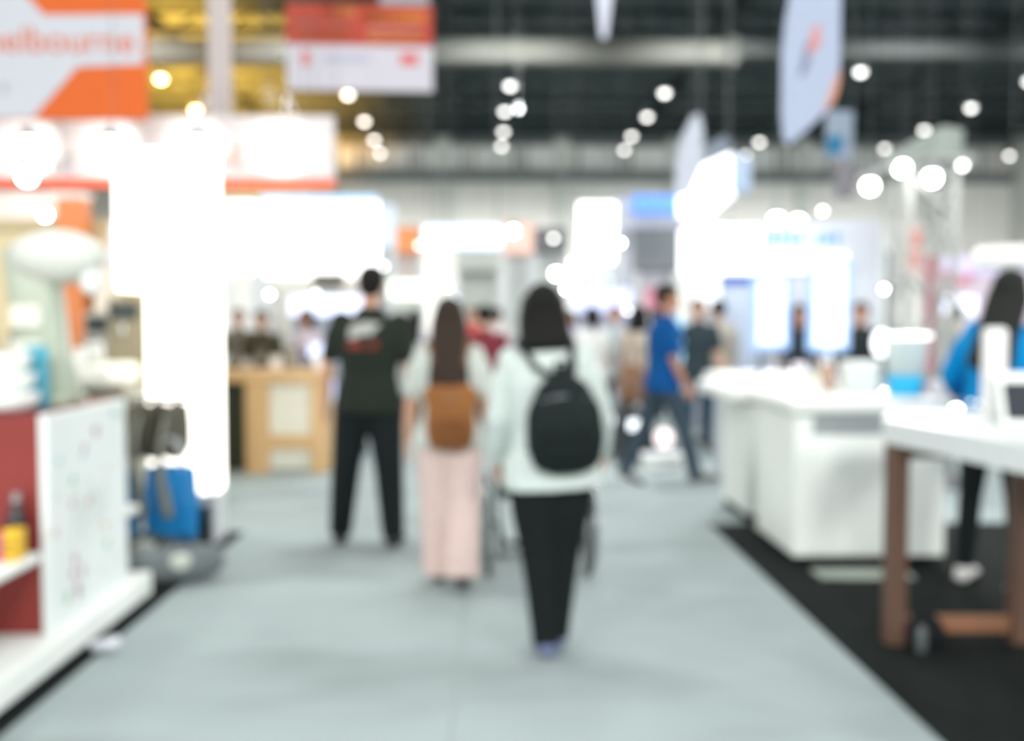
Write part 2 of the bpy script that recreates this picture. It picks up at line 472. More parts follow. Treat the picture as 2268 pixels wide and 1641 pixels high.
    if hair == 'short':
        mb.ell(HD((0, -.050, .0)), (.078, .062, .078), HM)
    else:
        zl = {'bob': -.155, 'long': -.40, 'tail': -.10}[hair]
        wd = {'bob': (.132, .105), 'long': (.126, .062), 'tail': (.08, .05)}[hair]
        mb.tube([HD((0, -.020, .06)), HD((0, -.03, -.03)), HD((0, hy1, zl * .6)), HD((0, hy2, zl))],
                [(.088, .088), (.112, .082), ((.104 + wd[0]) / 2, .062), (wd[0], .04 if hair == 'long' else .06)], 18)
        if hair == 'bob':
            for s in (-1, 1): mb.tube([HD((s * .075, .03, .06)), HD((s * .094, .025, -.03)), HD((s * .098, .02, -.125))], [(.026, .04), (.026, .04), (.022, .035)], 10)
        if hair == 'tail':
            mb.tube([HD((0, -.10, .02)), HD((0, -.14, -.05)), HD((0, -.14, -.22))], [.025, .036, .016], 10)
    fin(mb, 'hair', hairm or HAIRM, vox, it=6)
    # trousers
    mb = MB()
    sv_loose = loose; loose = .0
    torso(mb, .80, 1.0, .013)
    loose = sv_loose
    for hip, knee, ank, toe, heel in L:
        e = {'straight': [.100, .084, .070, .068, .062], 'slim': [.096, .080, .062, .058, .047], 'full': [.120, .110, .092, .084, .070], 'fuller': [.128, .120, .094, .078, .062], 'wide': [.116, .110, .106, .104, .108]}[leg_fit]
        bot = ank + (Vector((0, 0, -.03)) if leg_fit != 'slim' else Vector((0, 0, .0)))
        mb.tube([hip + Vector((0, 0, .02)), hip.lerp(knee, .5), knee, knee.lerp(ank, .45), bot], e, 16, round_ends=False)
    fin(mb, 'trousers', mat(bottom, .85, var=.12, scale=40), vox, it=5)
    # shirt
    mb = MB()
    ps, rs = [], []
    for z, rx, ry in [(hem, .175, .128), (hem + .05, .176, .13)] + [q for q in TR if q[0] > hem + .08 and q[0] < 1.46]:
        e = .019 + loose * (1 if z < 1.40 else .3)
        ps.append(U((0, 0, z))); rs.append((rx * build + e, ry * build + e))
    mb.tube(ps, rs, 24, power=2.4, round_ends=False)
    for sh, el, wr, d2, s in A: mb.ell(sh + Vector((-s * .010, 0, -.006)), (.066, .068, .062))
    mb.tube([U((0, 0, 1.40)), U((0, 0, 1.45))], [(.15 * build, .095), (.10 * build, .08)], 18)
    mb.tube([U((0, 0, 1.43)), U((0, .0, 1.485))], [(.085, .075), (.068, .062)], 14, round_ends=False)
    for sh, el, wr, d2, s in A:
        se = loose * .5
        if sleeves == 'short':
            mb.tube([sh - Vector((s * .03, 0, 0)), sh.lerp(el, .3), sh.lerp(el, .8)], [.066, .060 + se, .056 + se], 14)
        elif sleeves == 'long':
            mb.tube([sh - Vector((s * .03, 0, 0)), sh.lerp(el, .4), el, el.lerp(wr, .5), el.lerp(wr, .96)], [.066, .058 + se, .052 + se, .048 + se, .036 + se * .5], 14)
        else:
            mb.tube([sh - Vector((s * .03, 0, 0)), sh.lerp(el, .3)], [.062, .052], 14)
    fin(mb, 'shirt', mat(top, .85, var=.06, scale=30), vox, it=5)
    # shoes
    for hip, knee, ank, toe, heel in L:
        mb = MB()
        mb.tube([heel + Vector((0, -.005, .006)), heel.lerp(toe, .5) + Vector((0, 0, .012)), toe + Vector((0, .01, 0))], [(.042, .030), (.050, .036), (.044, .026)], 14)
        mb.ell(ank + Vector((0, -.008, -.022)), (.044, .052, .045))
        fin(mb, 'shoe', mat(shoes, .6, var=.08), vox * .8, it=4)
    t['_k'] = k; t['_off'] = off.z
    return t, k, off, U
def strip_props(t):
    for q in ('_k', '_off'):
        if q in t: del t[q]

def backpack(label, t, k, off, U, w, h, d, zc, col, dx=0.0, strap=None, flap=None, top_taper=.55):
    """bag worn on the back of person t, whose back faces local -Y"""
    ba = thing('backpack', label, 'backpack', None, t.location.copy(), t.rotation_euler.z)
    yb = -(.135 + d / 2)
    m = mat(col, .8, var=.12, scale=20)
    def T(p): return (U(p) + off) * k
    zb, zt = zc - h / 2, zc + h / 2
    mb = MB()
    mb.tube([T((dx, yb, zb + .03)), T((dx, yb - .01, zb + h * .3)), T((dx, yb - .01, zb + h * .6)), T((dx, yb + .01, zb + h * .85)), T((dx, yb + .02, zt))],
            [(w * .44, d * .42), (w * .5, d * .52), (w * .47, d * .5), (w * (.5 * top_taper + .17), d * .38), (w * .5 * top_taper * .7, d * .24)], 24, power=2.8)
    mb.build('bag_body', m, ba, remesh=.009, smooth_it=5)
    mb = MB()
    mb.tube([T((dx, yb - d * .5, zb + .05)), T((dx, yb - d * .52, zb + h * .42))], [(w * .34, .022), (w * .34, .020)], 20, power=3.5)
    mb.build('front_pocket', mat(flap or [max(0, c - 8) for c in col], .8, var=.12, scale=20), ba, remesh=.008, smooth_it=4)
    mb = MB(); mb.tube([T((dx - .028, yb + .02, zt)), T((dx - .02, yb + .015, zt + .045)), T((dx + .02, yb + .015, zt + .045)), T((dx + .028, yb + .02, zt))], .010, 8, (0, 1, 0))
    mb.build('grab_handle', m, ba, smooth=True)
    for s in (-1, 1):
        mb = MB()
        mb.tube([T((dx + s * .045, yb + .035, zt - .02)), T((s * .085 + dx * .5, -.168, 1.37)), T((s * .115, -.10, 1.475)), T((s * .122, .02, 1.50)), T((s * .13, .15, 1.40)),
                 T((s * .15, .17, 1.25)), T((s * .19, .06, zb + .18)), T((dx + s * w * .42, yb + .04, zb + .06))], [(.016, .007)] * 8, 8, (1, 0, 0))
        mb.build('strap', mat(strap or col, .7), ba, smooth=True)
    zz = MB(); zz.tube([T((dx - w * .30, yb - d * .40, zb + h * .72)), T((dx, yb - d * .47, zb + h * .76)), T((dx + w * .30, yb - d * .40, zb + h * .72))], .006, 6)
    zz.build('zip', STEEL, ba, smooth=True)
    return ba

def at(px, py): 
    p = ground(px, py); return p.x, p.y

# woman with black bob, white shirt, black backpack
X, Y = at(1226, 1452)
P3, k, off, U = person('woman with black bob walking away in white shirt and black trousers', X - .01, Y, 1.63, R(0), True,
    legs=((3, 6, -5.0), (12, 14, -5.0)), arms=((4, 12, 32), (4, 12, 34)), top=(194, 205, 201), bottom=(22, 28, 28), shoes=(98, 108, 142),
    hair='bob', sleeves='long', leg_fit='fuller', loose=.026, hem=.805, face=True, vox=.008, lean=2, build=1.08, tilt=-3)
backpack('black backpack worn over the white shirt', P3, k, off, U, .33, .43, .17, 1.13, (25, 33, 33), dx=.055, top_taper=.30)
# woman with long hair and pink wide trousers
X, Y = at(1000, 1300)
P2, k, off, U = person('woman with long brown hair walking away in wide pale pink trousers', X - .01, Y, 1.58, R(2), True,
    legs=((6, 4, -2.0), (-4, 14, -1.5)), arms=((0, 14, 14), (0, 13, 18)), top=(188, 194, 188), bottom=(206, 184, 178), shoes=(48, 42, 42), hair='long',
    hairm=HAIRB, sleeves='short', leg_fit='wide', loose=.022, hem=.85, vox=.008)
backpack('small tan leather backpack worn by the woman in pink trousers', P2, k, off, U, .27, .40, .12, 1.05, (134, 88, 50), dx=.01, strap=(120, 84, 56), flap=(112, 72, 42), top_taper=.8)
# man in black t-shirt
X, Y = at(818, 1208)
P1, k, off, U = person('man in black t-shirt and black trousers standing with legs apart', X, Y, 1.83, R(-2), False,
    legs=((4, 3, 7.5), (-2, 2, 5)), arms=((2, 13, 10), (2, 11, 10)), top=(36, 42, 36), bottom=(24, 30, 32), shoes=(26, 28, 30), hair='short', leg_fit='full', tilt=1.5,
    sleeves='short', loose=.012, vox=.009, build=1.05)
for pz, nm, col, poly in ((1.34, 'white_print', (205, 208, 200), [(-.10, -.045), (.03, -.03), (.10, .05), (-.02, .06), (-.09, .03)]),
                          (1.265, 'red_print', (150, 70, 58), [(-.10, -.03), (.08, -.03), (.08, .018), (-.10, .018)])):
    c0 = (U((-.01, -.145, pz)) + off) * k
    MB().prism([(c0.x + a * k, c0.z + b_2 * k) for a, b_2 in poly], c0.y - .006, c0.y + .020, 'y').build(nm, mat([int(v * .85) for v in col], .8), P1, 'printed mark on the back of the t-shirt')
# man in blue polo walking across the aisle
X, Y = at(1466, 1078)
person('man in bright blue polo shirt striding across the aisle', X, Y, 1.80, R(-84), False, build=.94, legs=((-17, 10, 2), (21, 5, 2)), arms=((-10, 4, 12), (6, 6, 20)),
       top=(8, 72, 130), bottom=(58, 72, 84), shoes=(84, 76, 70), skin=SKIN2, hair='short', sleeves='short', loose=.018, head_yaw=-14, leg_fit='straight')
# woman in the blue jacket by the counter
X, Y = at(2196, 1304)
person('woman with long dark hair in cyan blue jacket beside the white counters', X, Y, 1.74, R(-46), True, legs=((2, 2, 5), (-3, 4, 5)),
       arms=((6, 22, 58), (24, 10, 52)), top=(0, 130, 194), bottom=(30, 36, 38), shoes=(226, 224, 222), hair='long', hairm=mat((36, 38, 35), .7, var=.25, scale=60),
       sleeves='long', leg_fit='slim', loose=.026, hem=.80, vox=.009, tilt=4)
# people further along
P = person
def far(label, px, Y, H, rz, **kw):
    x = pt(px, 800, Y).x
    legs = kw.pop('legs', random.choice([((5, 4, 3), (-5, 8, 3)), ((-9, 8, 3), (10, 5, 3)), ((1, 1, 4), (0, 2, 4))]))
    arms = kw.pop('arms', ((random.uniform(-8, 15), 9, random.uniform(8, 40)), (random.uniform(-8, 15), 9, random.uniform(8, 40))))
    face = abs(((math.degrees(rz) + 180) % 360) - 180) > 50
    return P(label, x, Y, H, rz, legs=legs, arms=arms, face=face, vox=kw.pop('vox', .0125), **kw)
far('man in dark t-shirt with light chest print and blue jeans, beside the beige shirt', 1545, 11.2, 1.72, R(175), top=(50, 62, 68), bottom=(52, 76, 98))
far('man in beige shirt and blue jeans behind the man in the dark t-shirt', 1592, 11.9, 1.72, R(20), top=(176, 170, 160), bottom=(28, 78, 126), sleeves='long')
far('person in white shirt and black trousers just behind the backpack wearer', 1312, 11.6, 1.64, R(10), female=True, top=(222, 224, 222), bottom=(30, 34, 40), hair='tail', loose=.03)
far('person in pale grey shirt facing the camera beside the white-shirted visitor', 1362, 12.4, 1.68, R(165), top=(176, 192, 200), bottom=(40, 48, 58))
far('person in beige shirt carrying the brown shoulder bag', 1412, 11.3, 1.66, R(-20), female=True, top=(196, 184, 170), bottom=(34, 38, 44), hair='bob')
far('person in maroon shirt between the man in black and the backpack wearer', 1074, 9.8, 1.62, R(5), top=(112, 46, 56), bottom=(48, 50, 58))
far('person in red top far down the aisle beneath the glowing letters', 1048, 15.5, 1.70, R(170), top=(196, 84, 78), bottom=(60, 60, 70))
far('person in black cap-like short hair and grey shirt in the far aisle', 1100, 14.4, 1.68, R(0), top=(196, 192, 192), bottom=(60, 64, 70))
far('person in lilac shirt in the far crowd behind the white-shirted visitor', 1262, 15.8, 1.66, R(160), female=True, top=(186, 184, 206), bottom=(50, 54, 66), hair='bob')
far('person in dark jacket standing by the dark wall screen', 1642, 13.4, 1.70, R(60), top=(64, 70, 76), bottom=(40, 44, 50), sleeves='long')
far('person in black suit behind the second glowing totem', 1905, 10.3, 1.66, R(150), top=(42, 48, 50), bottom=(36, 40, 44), sleeves='long')
far('person in navy top seen through the gap between the glowing totems', 1768, 10.4, 1.64, R(170), female=True, top=(46, 54, 60), bottom=(40, 46, 52), hair='bob')
far('dark-clad visitor leaning over behind the wooden table', 585, 11.6, 1.60, R(178), top=(66, 62, 46), bottom=(50, 50, 46), sleeves='long', lean=8)
far('visitor in pinkish white shirt behind the wooden table', 684, 12.2, 1.62, R(150), female=True, top=(210, 196, 204), bottom=(60, 60, 66), hair='bob')
far('visitor in grey shirt beside the totem behind the wooden table', 530, 12.6, 1.62, R(190), top=(110, 106, 92), bottom=(50, 52, 56))
far('visitor in blue-grey shirt between the wooden table and the man in black', 738, 14.0, 1.66, R(12), top=(120, 134, 146), bottom=(60, 66, 80))
far('visitor in white top beyond the long-haired woman', 920, 15.0, 1.66, R(-8), female=True, top=(212, 212, 216), bottom=(64, 70, 84), hair='long')
far('small far visitor in black at the end of the aisle', 1180, 18.5, 1.68, R(5), top=(50, 52, 56), bottom=(48, 50, 56))
far('small far visitor in grey beyond the blue polo man', 1450, 14.9, 1.66, R(5), top=(150, 156, 160), bottom=(66, 70, 78))
far('visitor in grey jacket beside the pink and lilac booth', 2120, 12.2, 1.66, R(60), top=(196, 182, 170), bottom=(70, 74, 78), sleeves='long')

# ------------------------------------------------------------------ carried things
x = pt(1398, 800, 11.05).x
b1 = thing('shoulder_bag', 'brown leather shoulder bag hanging beside the beige-shirted visitor', 'bag', None, (x, 11.0, 0))
MB().tube([(0, 0, .62), (0, 0, .78), (0, 0, .98)], [(.15, .06), (.17, .07), (.13, .045)], 20, power=3.5).build('bag_body', mat((128, 88, 56), .55), b1, remesh=.012)
MB().tube([(-.11, 0, .98), (-.07, .05, 1.2), (.02, .1, 1.37), (.09, .05, 1.2), (.11, 0, .98)], .010, 8).build('strap', mat((96, 66, 44), .6), b1, smooth=True)
# wheelchair pushed in front of the backpack wearer
wx, wy = pt(1192, 1200, 5.75).x, 5.75
wc = thing('wheelchair', 'black wheelchair rolling just ahead of the woman with the black backpack', 'wheelchair', None, (wx, wy, 0))
wheel_m = mat((44, 50, 52), .5)
for s in (-1, 1):
    x_ = s * .29
    wq = MB().torus((x_, 0, .30), .285, .017, 'x').build('wheel', wheel_m, wc, smooth=True)
    sp = MB()
    for i in range(12):
        a = math.pi * i / 6
        sp.rod((x_, .0, .30), (x_, .27 * math.cos(a), .30 + .27 * math.sin(a)), .003, 6)
    sp.ell((x_, 0, .30), (.03, .03, .03)); sp.build('spokes', CHROME, wq)
    MB().torus((x_ + s * .03, 0, .30), .25, .009, 'x').build('push_rim', CHROME, wc, smooth=True)
    MB().torus((s * .22, .42, .085), .07, .016, 'x', 20).build('caster', wheel_m, wc, smooth=True)
    f = MB(); f.tube([(s * .235, -.17, .30), (s * .235, -.17, .86), (s * .235, -.30, .90)], .012, 8)
    f.tube([(s * .235, -.17, .48), (s * .235, .30, .48), (s * .235, .42, .10)], .012, 8)
    f.tube([(s * .235, .36, .25), (s * .2, .50, .09)], .012, 8).tube([(s * .235, 0, .30), (s * .29, 0, .30)], .012, 8)
    f.tube([(s * .235, -.17, .69), (s * .235, .22, .69), (s * .235, .22, .48)], .012, 8)
    f.build('side_frame', wheel_m, wc, smooth=True)
    MB().tube([(s * .235, -.30, .90), (s * .235, -.40, .905)], .018, 10).build('grip', BLACK, wc, smooth=True)
    MB().box(s * .235 - .03, s * .235 + .03, -.12, .2, .695, .725, .01).build('armrest', BLACK, wc)
    MB().box(s * .12 - .07, s * .12 + .07, .44, .58, .06, .075, .005).build('footplate', BLACK, wc)
MB().box(-.23, .23, -.15, .28, .47, .52, .015).build('seat', BLACK, wc)
MB().box(-.23, .23, -.185, -.155, .50, .86, .012).build('backrest', BLACK, wc)

# trolley suitcases beside the crowd
for px, Y, col, lab in ((1352, 10.9, (40, 46, 52), 'dark upright trolley suitcase behind the blue polo man'), (1400, 10.4, (34, 38, 44), 'black trolley suitcase between the dark legs of the crowd')):
    x = pt(px, 800, Y).x
    c_ = thing('suitcase', lab, 'suitcase', 'suitcases in the aisle', (x, Y, 0), R(15))
    MB().box(-.17, .17, -.11, .11, .06, .56, .04, seg=3).build('shell', mat(col, .3), c_)
    MB().tube([(-.09, .08, .55), (-.09, .08, .95), (.09, .08, .95), (.09, .08, .55)], .009, 8).build('handle', CHROME, c_)
    for sx in (-1, 1):
        for sy in (-1, 1): MB().lathe((sx * .13, sy * .08, 0), [(.01, 0), (.025, .01), (.025, .05), (.01, .065)], 12).build('wheel', BLACK, c_)
    MB().box(-.08, .08, -.118, -.108, .36, .46, .01).build('badge', mat((235, 240, 245), .2, emit=2.2, var=0), c_, 'small bright reflecting plate')  # reflection on the shell put in as a glowing plate

# ================================================================== near display cabinet at the aisle edge
gc = thing('display_cabinet', 'red and white open display cabinet at the aisle edge', 'cabinet', None, (-2.4, 4.1, 0))
def G(x): return x + 2.4
def GY(y): return y - 4.1
MB().box(G(-2.95), G(-1.80), GY(2.6), GY(5.2), .05, .17, .012).build('plinth', WHITE, gc)
MB().box(G(-2.90), G(-1.86), GY(2.7), GY(5.1), .008, .05).build('kickboard', BLACK, gc)
m_red = mat((128, 40, 34), .5, var=.05, scale=3)
MB().box(G(-2.93), G(-1.885), GY(4.13), GY(4.16), .17, 1.075, .003).build('red_panel', m_red, gc)
pn = MB().box(G(-1.885), G(-1.85), GY(4.12), GY(5.0), .17, 1.09, .006).build('side_panel', mat((226, 233, 231), .4, var=.01), gc)
MB().box(G(-2.93), G(-1.885), GY(4.16), GY(5.0), 1.05, 1.09, .006).build('top_board', m_red, gc)
MB().box(G(-2.93), G(-1.885), GY(2.75), GY(4.13), .475, .52, .018, seg=3).build('shelf', WHITE, gc)
MB().box(G(-2.93), G(-2.90), GY(4.16), GY(5.0), .17, 1.05).build('inner_panel', m_red, gc)
MB().box(G(-2.3), G(-1.90), GY(5.0), GY(5.32), .46, .50, .012).build('end_shelf', WHITE, gc)
MB().box(G(-2.93), G(-1.89), GY(4.97), GY(5.0), .17, 1.05).build('end_panel', mat((90, 96, 92), .7), gc)
dr = MB()                                              # faint doodles printed on the white side panel
random.seed(3)
cols = [(214, 120, 96), (110, 176, 190), (120, 180, 130), (190, 120, 150)]
marks = []
for i in range(26):
    y = random.uniform(-.0, .8) + GY(4.16); z = random.uniform(.25, 1.04)
    marks.append((y, z, random.uniform(.008, .02), random.choice(cols)))
for ci, c in enumerate(cols):
    q = MB()
    for y, z, r, cc in marks:
        if cc == c:
            q.box(G(-1.8505), G(-1.8485), y - r, y + r, z - r * .6, z + r * .6).box(G(-1.8505), G(-1.8485), y - r * .3, y + r * .3, z - r * 1.8, z + r * 1.5)
    d2_ = q.build('doodle_marking', mat(c, .6), pn, 'small coloured marks printed on the white panel')
sk_ = MB()
for i in range(9):
    y = GY(4.35) + .045 * i; z = .62 + .05 * math.sin(i * 1.9)
    sk_.tube([(G(-1.8495), y, z - .12 + .02 * (i % 3)), (G(-1.8495), y + .02, z), (G(-1.8495), y + .01, z + .10 - .03 * (i % 2))], [.0022] * 3, 4)
sk_.build('pencil_sketch', mat((158, 168, 166), .7), pn, 'faint grey pencil-like sketch on the white panel')
# boxes and bottle on its shelf
for xa, w_, col, h, lab in ((-1.925, .055, (222, 178, 40), .125, 'yellow carton with dark squares on the red cabinet shelf'), (-1.985, .05, (206, 84, 140), .10, 'pink carton between the yellow and blue ones'), (-2.042, .05, (92, 176, 200), .085, 'light blue carton at the end of the shelf row')):
    c_ = thing('carton', lab, 'carton', None, (xa, 3.98, .52))
    MB().box(-w_ / 2, w_ / 2, -.04, .04, 0, h, .003).build('box_body', mat(col, .5), c_)
    q = MB()
    for i in (-1, 1):
        for j in (0, 1): q.box(i * w_ * .22 - .008, i * w_ * .22 + .008, -.0415, -.040, .025 + j * .04, .045 + j * .04)
    q.build('printed_squares', mat([int(v * .6) for v in col], .6), c_)
    MB().box(-w_ / 2 - .001, w_ / 2 + .001, -.041, .041, h - .018, h + .001, .002).build('lid', mat([min(255, int(v * 1.08)) for v in col], .5), c_)
bt = thing('bottle', 'dark bottle with silver neck standing behind the small cartons', 'bottle', None, (-1.96, 4.075, .52))
MB().lathe((0, 0, 0), [(.03, 0), (.036, .01), (.036, .15), (.03, .18), (.014, .20), (.014, .215)], 20).build('glass_body', mat((42, 42, 44), .25), bt, smooth=True)
MB().lathe((0, 0, .215), [(.017, 0), (.017, .035), (.014, .04)], 16).build('cap', CHROME, bt)
MB().lathe((0, 0, .05), [(.0365, 0), (.0370, .002), (.0370, .06), (.0365, .062)], 20).build('bottle_label', mat((110, 110, 112), .6), bt)
# crushed cup on the black strip
p = ground(230, 1447)
cp = thing('paper_cup', 'small crumpled silvery cup lying on the black carpet edge', 'cup', None, (p.x, p.y, .008), R(20))
MB().tube([(-.045, 0, .028), (.0, .004, .03), (.05, -.004, .034)], [(.022, .026), (.026, .026), (.034, .030)], 16, (0, 0, 1)).build('cup_body', mat((206, 210, 218), .35, .3), cp, smooth=True)
MB().torus((.05, -.004, .034), .032, .003, 'x', 20, 6).build('rim', WHITE, cp)

# white stand machine on the cabinet
wm_ = thing('display_machine', 'white upright demonstration machine with rounded head on the red cabinet', 'machine', None, (-2.135, 4.62, 1.09))
m_mach = mat((168, 178, 160), .4, var=.02)
MB().box(-.18, .20, -.16, .16, 0, .045, .02, seg=3).build('foot', m_mach, wm_)
MB().tube([(.10, 0, .04), (.06, 0, .25), (.03, 0, .50), (-.02, .02, .70)], [(.12, .09), (.11, .085), (.115, .085), (.10, .08)], 24, power=3).build('column', m_mach, wm_, smooth=True)
MB().ell((.14, -.02, .68), (.22, .12, .125)).build('head', mat((206, 209, 200), .35, var=.01), wm_, smooth=True)
MB().tube([(.28, -.02, .62), (.29, -.02, .545)], [.055, .045], 18).build('nozzle', WHITE, wm_, smooth=True)
MB().box(-.05, .09, -.10, -.085, .36, .46, .01).build('control_panel', mat((226, 228, 214), .4), wm_)
MB().box(-.05, .09, -.10, -.085, .18, .30, .01).build('control_panel', mat((214, 218, 204), .4), wm_)
bp = MB().box(-2.06, -1.965, 4.402, 4.412, 1.09, 1.37, .004).build('acrylic_sheet', mat((82, 164, 186), .25, var=.03)); tag(bp, 'upright light blue acrylic sheet beside the white machine foot', 'acrylic sheet')
for i in range(3):
    bw = thing('bowl', 'white ribbed bowl, %s of the stack on the red cabinet' % ['lowest', 'middle', 'topmost'][i], 'bowl', 'stacked white bowls', (-2.075, 4.27, 1.09 + i * .085))
    MB().lathe((0, 0, 0), [(.06, 0), (.11 - .012 * i, .03), (.125 - .015 * i, .07), (.12 - .015 * i, .082)], 24).build('bowl_body', WHITE, bw, smooth=True)
    MB().torus((0, 0, .078), .121 - .015 * i, .005, 'z', 24, 6).build('rim', PALE, bw)
gj = thing('display_tube', 'tall grey display tube behind the stacked white bowls', 'display', None, (-2.43, 4.78, 1.09))
MB().lathe((0, 0, 0), [(.07, 0), (.07, .02), (.05, .03)], 20).build('base', DGREY, gj)
MB().tube([(0, 0, .03), (0, 0, .4), (0, 0, .78)], .045, 18).build('tube_body', mat((150, 158, 158), .4), gj, smooth=True)

# bay beyond: white counter, clothes rail, blue totes
ct = thing('counter', 'white counter with rounded tray top behind the red cabinet', 'counter', None, (-2.86, 6.2, 0))
MB().box(-.55, .55, -.28, .35, 1.08, 1.22, .05, seg=3).build('top', mat((226, 226, 214), .5, var=.02), ct)
MB().box(-.50, .44, -.20, .33, .0, 1.08, .01).build('counter_body', mat((100, 98, 84), .7, var=.05), ct)
MB().box(.0, .40, -.24, .05, 1.22, 1.27, .02).build('tray', WHITE, ct)
for i, (dx, dy, h, col) in enumerate(((.42, -.1, .16, (222, 222, 214)), (.28, .1, .12, (232, 230, 222)), (-.1, .0, .2, (170, 166, 150)), (-.3, .05, .26, (150, 148, 132)), (.08, .2, .3, (140, 138, 120)))):
    zz = 1.27 if dx >= 0 and dx < .4 and dy < .05 else 1.22
    a_ = thing('jar', ['white round jar at the tray corner', 'cream jar at the back of the white counter', 'khaki jar on the white counter', 'tall olive jar on the white counter', 'tall brown-grey jar behind the tray'][i], 'jar', 'jars on the white counter', (-2.86 + dx, 6.2 + dy, zz))
    MB().lathe((0, 0, 0), [(.04, 0), (.055, .02), (.055, h * .7), (.035, h * .85)], 20).build('jar_body', mat(col, .35), a_, smooth=True)
    MB().lathe((0, 0, h * .85), [(.04, 0), (.04, h * .12), (.03, h * .15)], 20).build('lid', STEEL, a_)
rl = thing('clothes_rail', 'low chrome clothes rail beside the white panel', 'rail', None, (-2.03, 6.25, 0.0))
for s in (-1, 1):
    MB().tube([(s * .26, -.05, .02), (s * .26, -.05, 1.0)], .012, 8).build('post', CHROME, rl)
    MB().box(s * .26 - .02, s * .26 + .02, -.12, .06, .008, .025, .005).build('foot', CHROME, rl)
MB().tube([(-.28, -.05, 1.0), (.28, -.05, 1.0)], .012, 8, (0, 0, 1)).build('bar', CHROME, rl)
for i, (dx, col, lab) in enumerate(((-.12, (84, 82, 70), 'olive grey jacket hanging nearest the white panel'), (.0, (72, 70, 60), 'dark grey jacket in the middle of the low rail'), (.12, (92, 90, 80), 'grey jacket hanging nearest the glowing pillar'))):
    j = thing('jacket', lab, 'jacket', 'jackets on the low rail', (-2.10 + dx, 6.20, 0))
    MB().tube([(0, 0, .66), (0, 0, .8), (0, 0, .94), (0, 0, .98)], [(.05, .14), (.05, .15), (.045, .14), (.02, .04)], 18, power=2.6).build('jacket_body', mat(col, .9, var=.15), j, remesh=.01)
    for s in (-1, 1): MB().tube([(0, s * .13, .93), (0, s * .17, .80), (0, s * .175, .68)], [.04, .038, .034], 12).build('sleeve', mat(col, .9, var=.15), j, smooth=True)
    MB().tube([(0, 0, .97), (0, 0, 1.0), (0, .012, 1.018)], .004, 6).build('hook', CHROME, j)
def tote(x, y, zb, w, h, col, lab, rz=0):
    t = thing('tote_bag', lab, 'bag', 'blue tote bags under the rail', (x, y, zb), rz)
    MB().tube([(0, 0, .02), (0, 0, h * .5), (0, 0, h)], [(w * .46, .055), (w * .5, .06), (w * .47, .03)], 20, power=4).build('bag_body', mat(col, .5, var=.1, scale=6), t, remesh=.01)
    for s in (-1, 1):
        MB().tube([(-w * .22, s * .03, h - .02), (-w * .18, s * .035, h + .13), (0, s * .03, h + .19), (w * .18, s * .035, h + .13), (w * .22, s * .03, h - .02)], [(.012, .004)] * 5, 8, (0, 1, 0)).build('handle', mat((206, 214, 216), .6), t, smooth=True)
    return t
tote(-1.96, 6.02, .155, .33, .44, (0, 124, 190), 'bright blue tote bag at the outer end of the low rail')
tote(-2.27, 5.98, .155, .26, .40, (30, 120, 170), 'darker blue tote bag beside the white cabinet panel')
for i, (dx, zt) in enumerate(((-2.13, .70), (-1.98, .68))):
    s = MB().tube([(0, .10, zt + .22), (0, .02, zt + .1), (0, -.0, zt), (.01, -.01, zt - .15), (.035, -.0, zt - .30), (.045, 0, zt - .36)], [(.012, .008), (.014, .010), (.022, .015), (.030, .02), (.034, .02), (.028, .018)], 14)
    o = s.build('hanging_strap', mat((128, 130, 120), .85), smooth=True); o.location = (dx, 5.88, 0)
    tag(o, 'grey padded strap hanging in front of the %s blue tote' % ['darker', 'bright'][i], 'strap')
MB()
sh2 = thing('low_stand', 'low grey stand carrying the blue tote bags', 'stand', None, (-2.11, 6.02, 0))
MB().box(-.30, .30, -.09, .09, .125, .155, .008).build('top', DGREY, sh2)
for sx in (-1, 1): MB().box(sx * .27 - .015, sx * .27 + .015, -.08, .08, .008, .125).build('leg', DGREY, sh2)
c_ = thing('carton', 'small magenta carton on the white end shelf', 'carton', None, (-1.97, 5.16, .50))
MB().box(-.035, .035, -.03, .03, 0, .10, .004).build('box_body', mat((212, 70, 150), .5), c_)
MB().box(-.036, .036, -.031, .031, .085, .102, .003).build('lid', mat((226, 110, 170), .5), c_)
c_ = thing('carton', 'tall grey carton behind the magenta one', 'carton', None, (-2.07, 5.20, .50))
MB().box(-.04, .04, -.03, .03, 0, .26, .004).build('box_body', mat((96, 102, 104), .6), c_)
MB().box(-.041, .041, -.031, .031, .24, .262, .003).build('lid', mat((130, 136, 138), .6), c_)
# duffel bags on the floor
for i, (px, py, L_, r_, col, rz, lab) in enumerate(((385, 1262, .42, .105, (112, 120, 122), 28, 'grey duffel bag lying at the edge of the black carpet'), (318, 1225, .36, .10, (84, 92, 92), 12, 'darker grey duffel bag wedged beside the cabinet plinth'), )):
    p = ground(px, py + 30)
    du = thing('duffel_bag', lab, 'bag', 'duffel bags on the floor', (p.x, p.y, .008), R(rz))
    MB().tube([(-L_ / 2, 0, r_), (-L_ * .2, .0, r_), (L_ * .2, 0, r_), (L_ / 2, 0, r_)], [(r_ * .85, r_ * .85), (r_, r_), (r_, r_), (r_ * .85, r_ * .85)], 22, (0, 0, 1)).build('bag_body', mat(col, .8, var=.15), du, remesh=.01)
    MB().tube([(-.09, -.02, r_ * 1.9), (-.06, 0, r_ * 2.5), (.06, 0, r_ * 2.5), (.09, -.02, r_ * 1.9)], .010, 8).build('handle', BLACK, du, smooth=True)
    MB().ell((.02, -r_ * .8, r_ * 1.2), (.07, .03, .05)).build('patch', mat((196, 204, 192), .6), du, smooth=True)
bn = thing('waste_bin', 'small round black bin at the foot of the glowing pillar', 'bin', None, (-1.88, 6.42, .008))
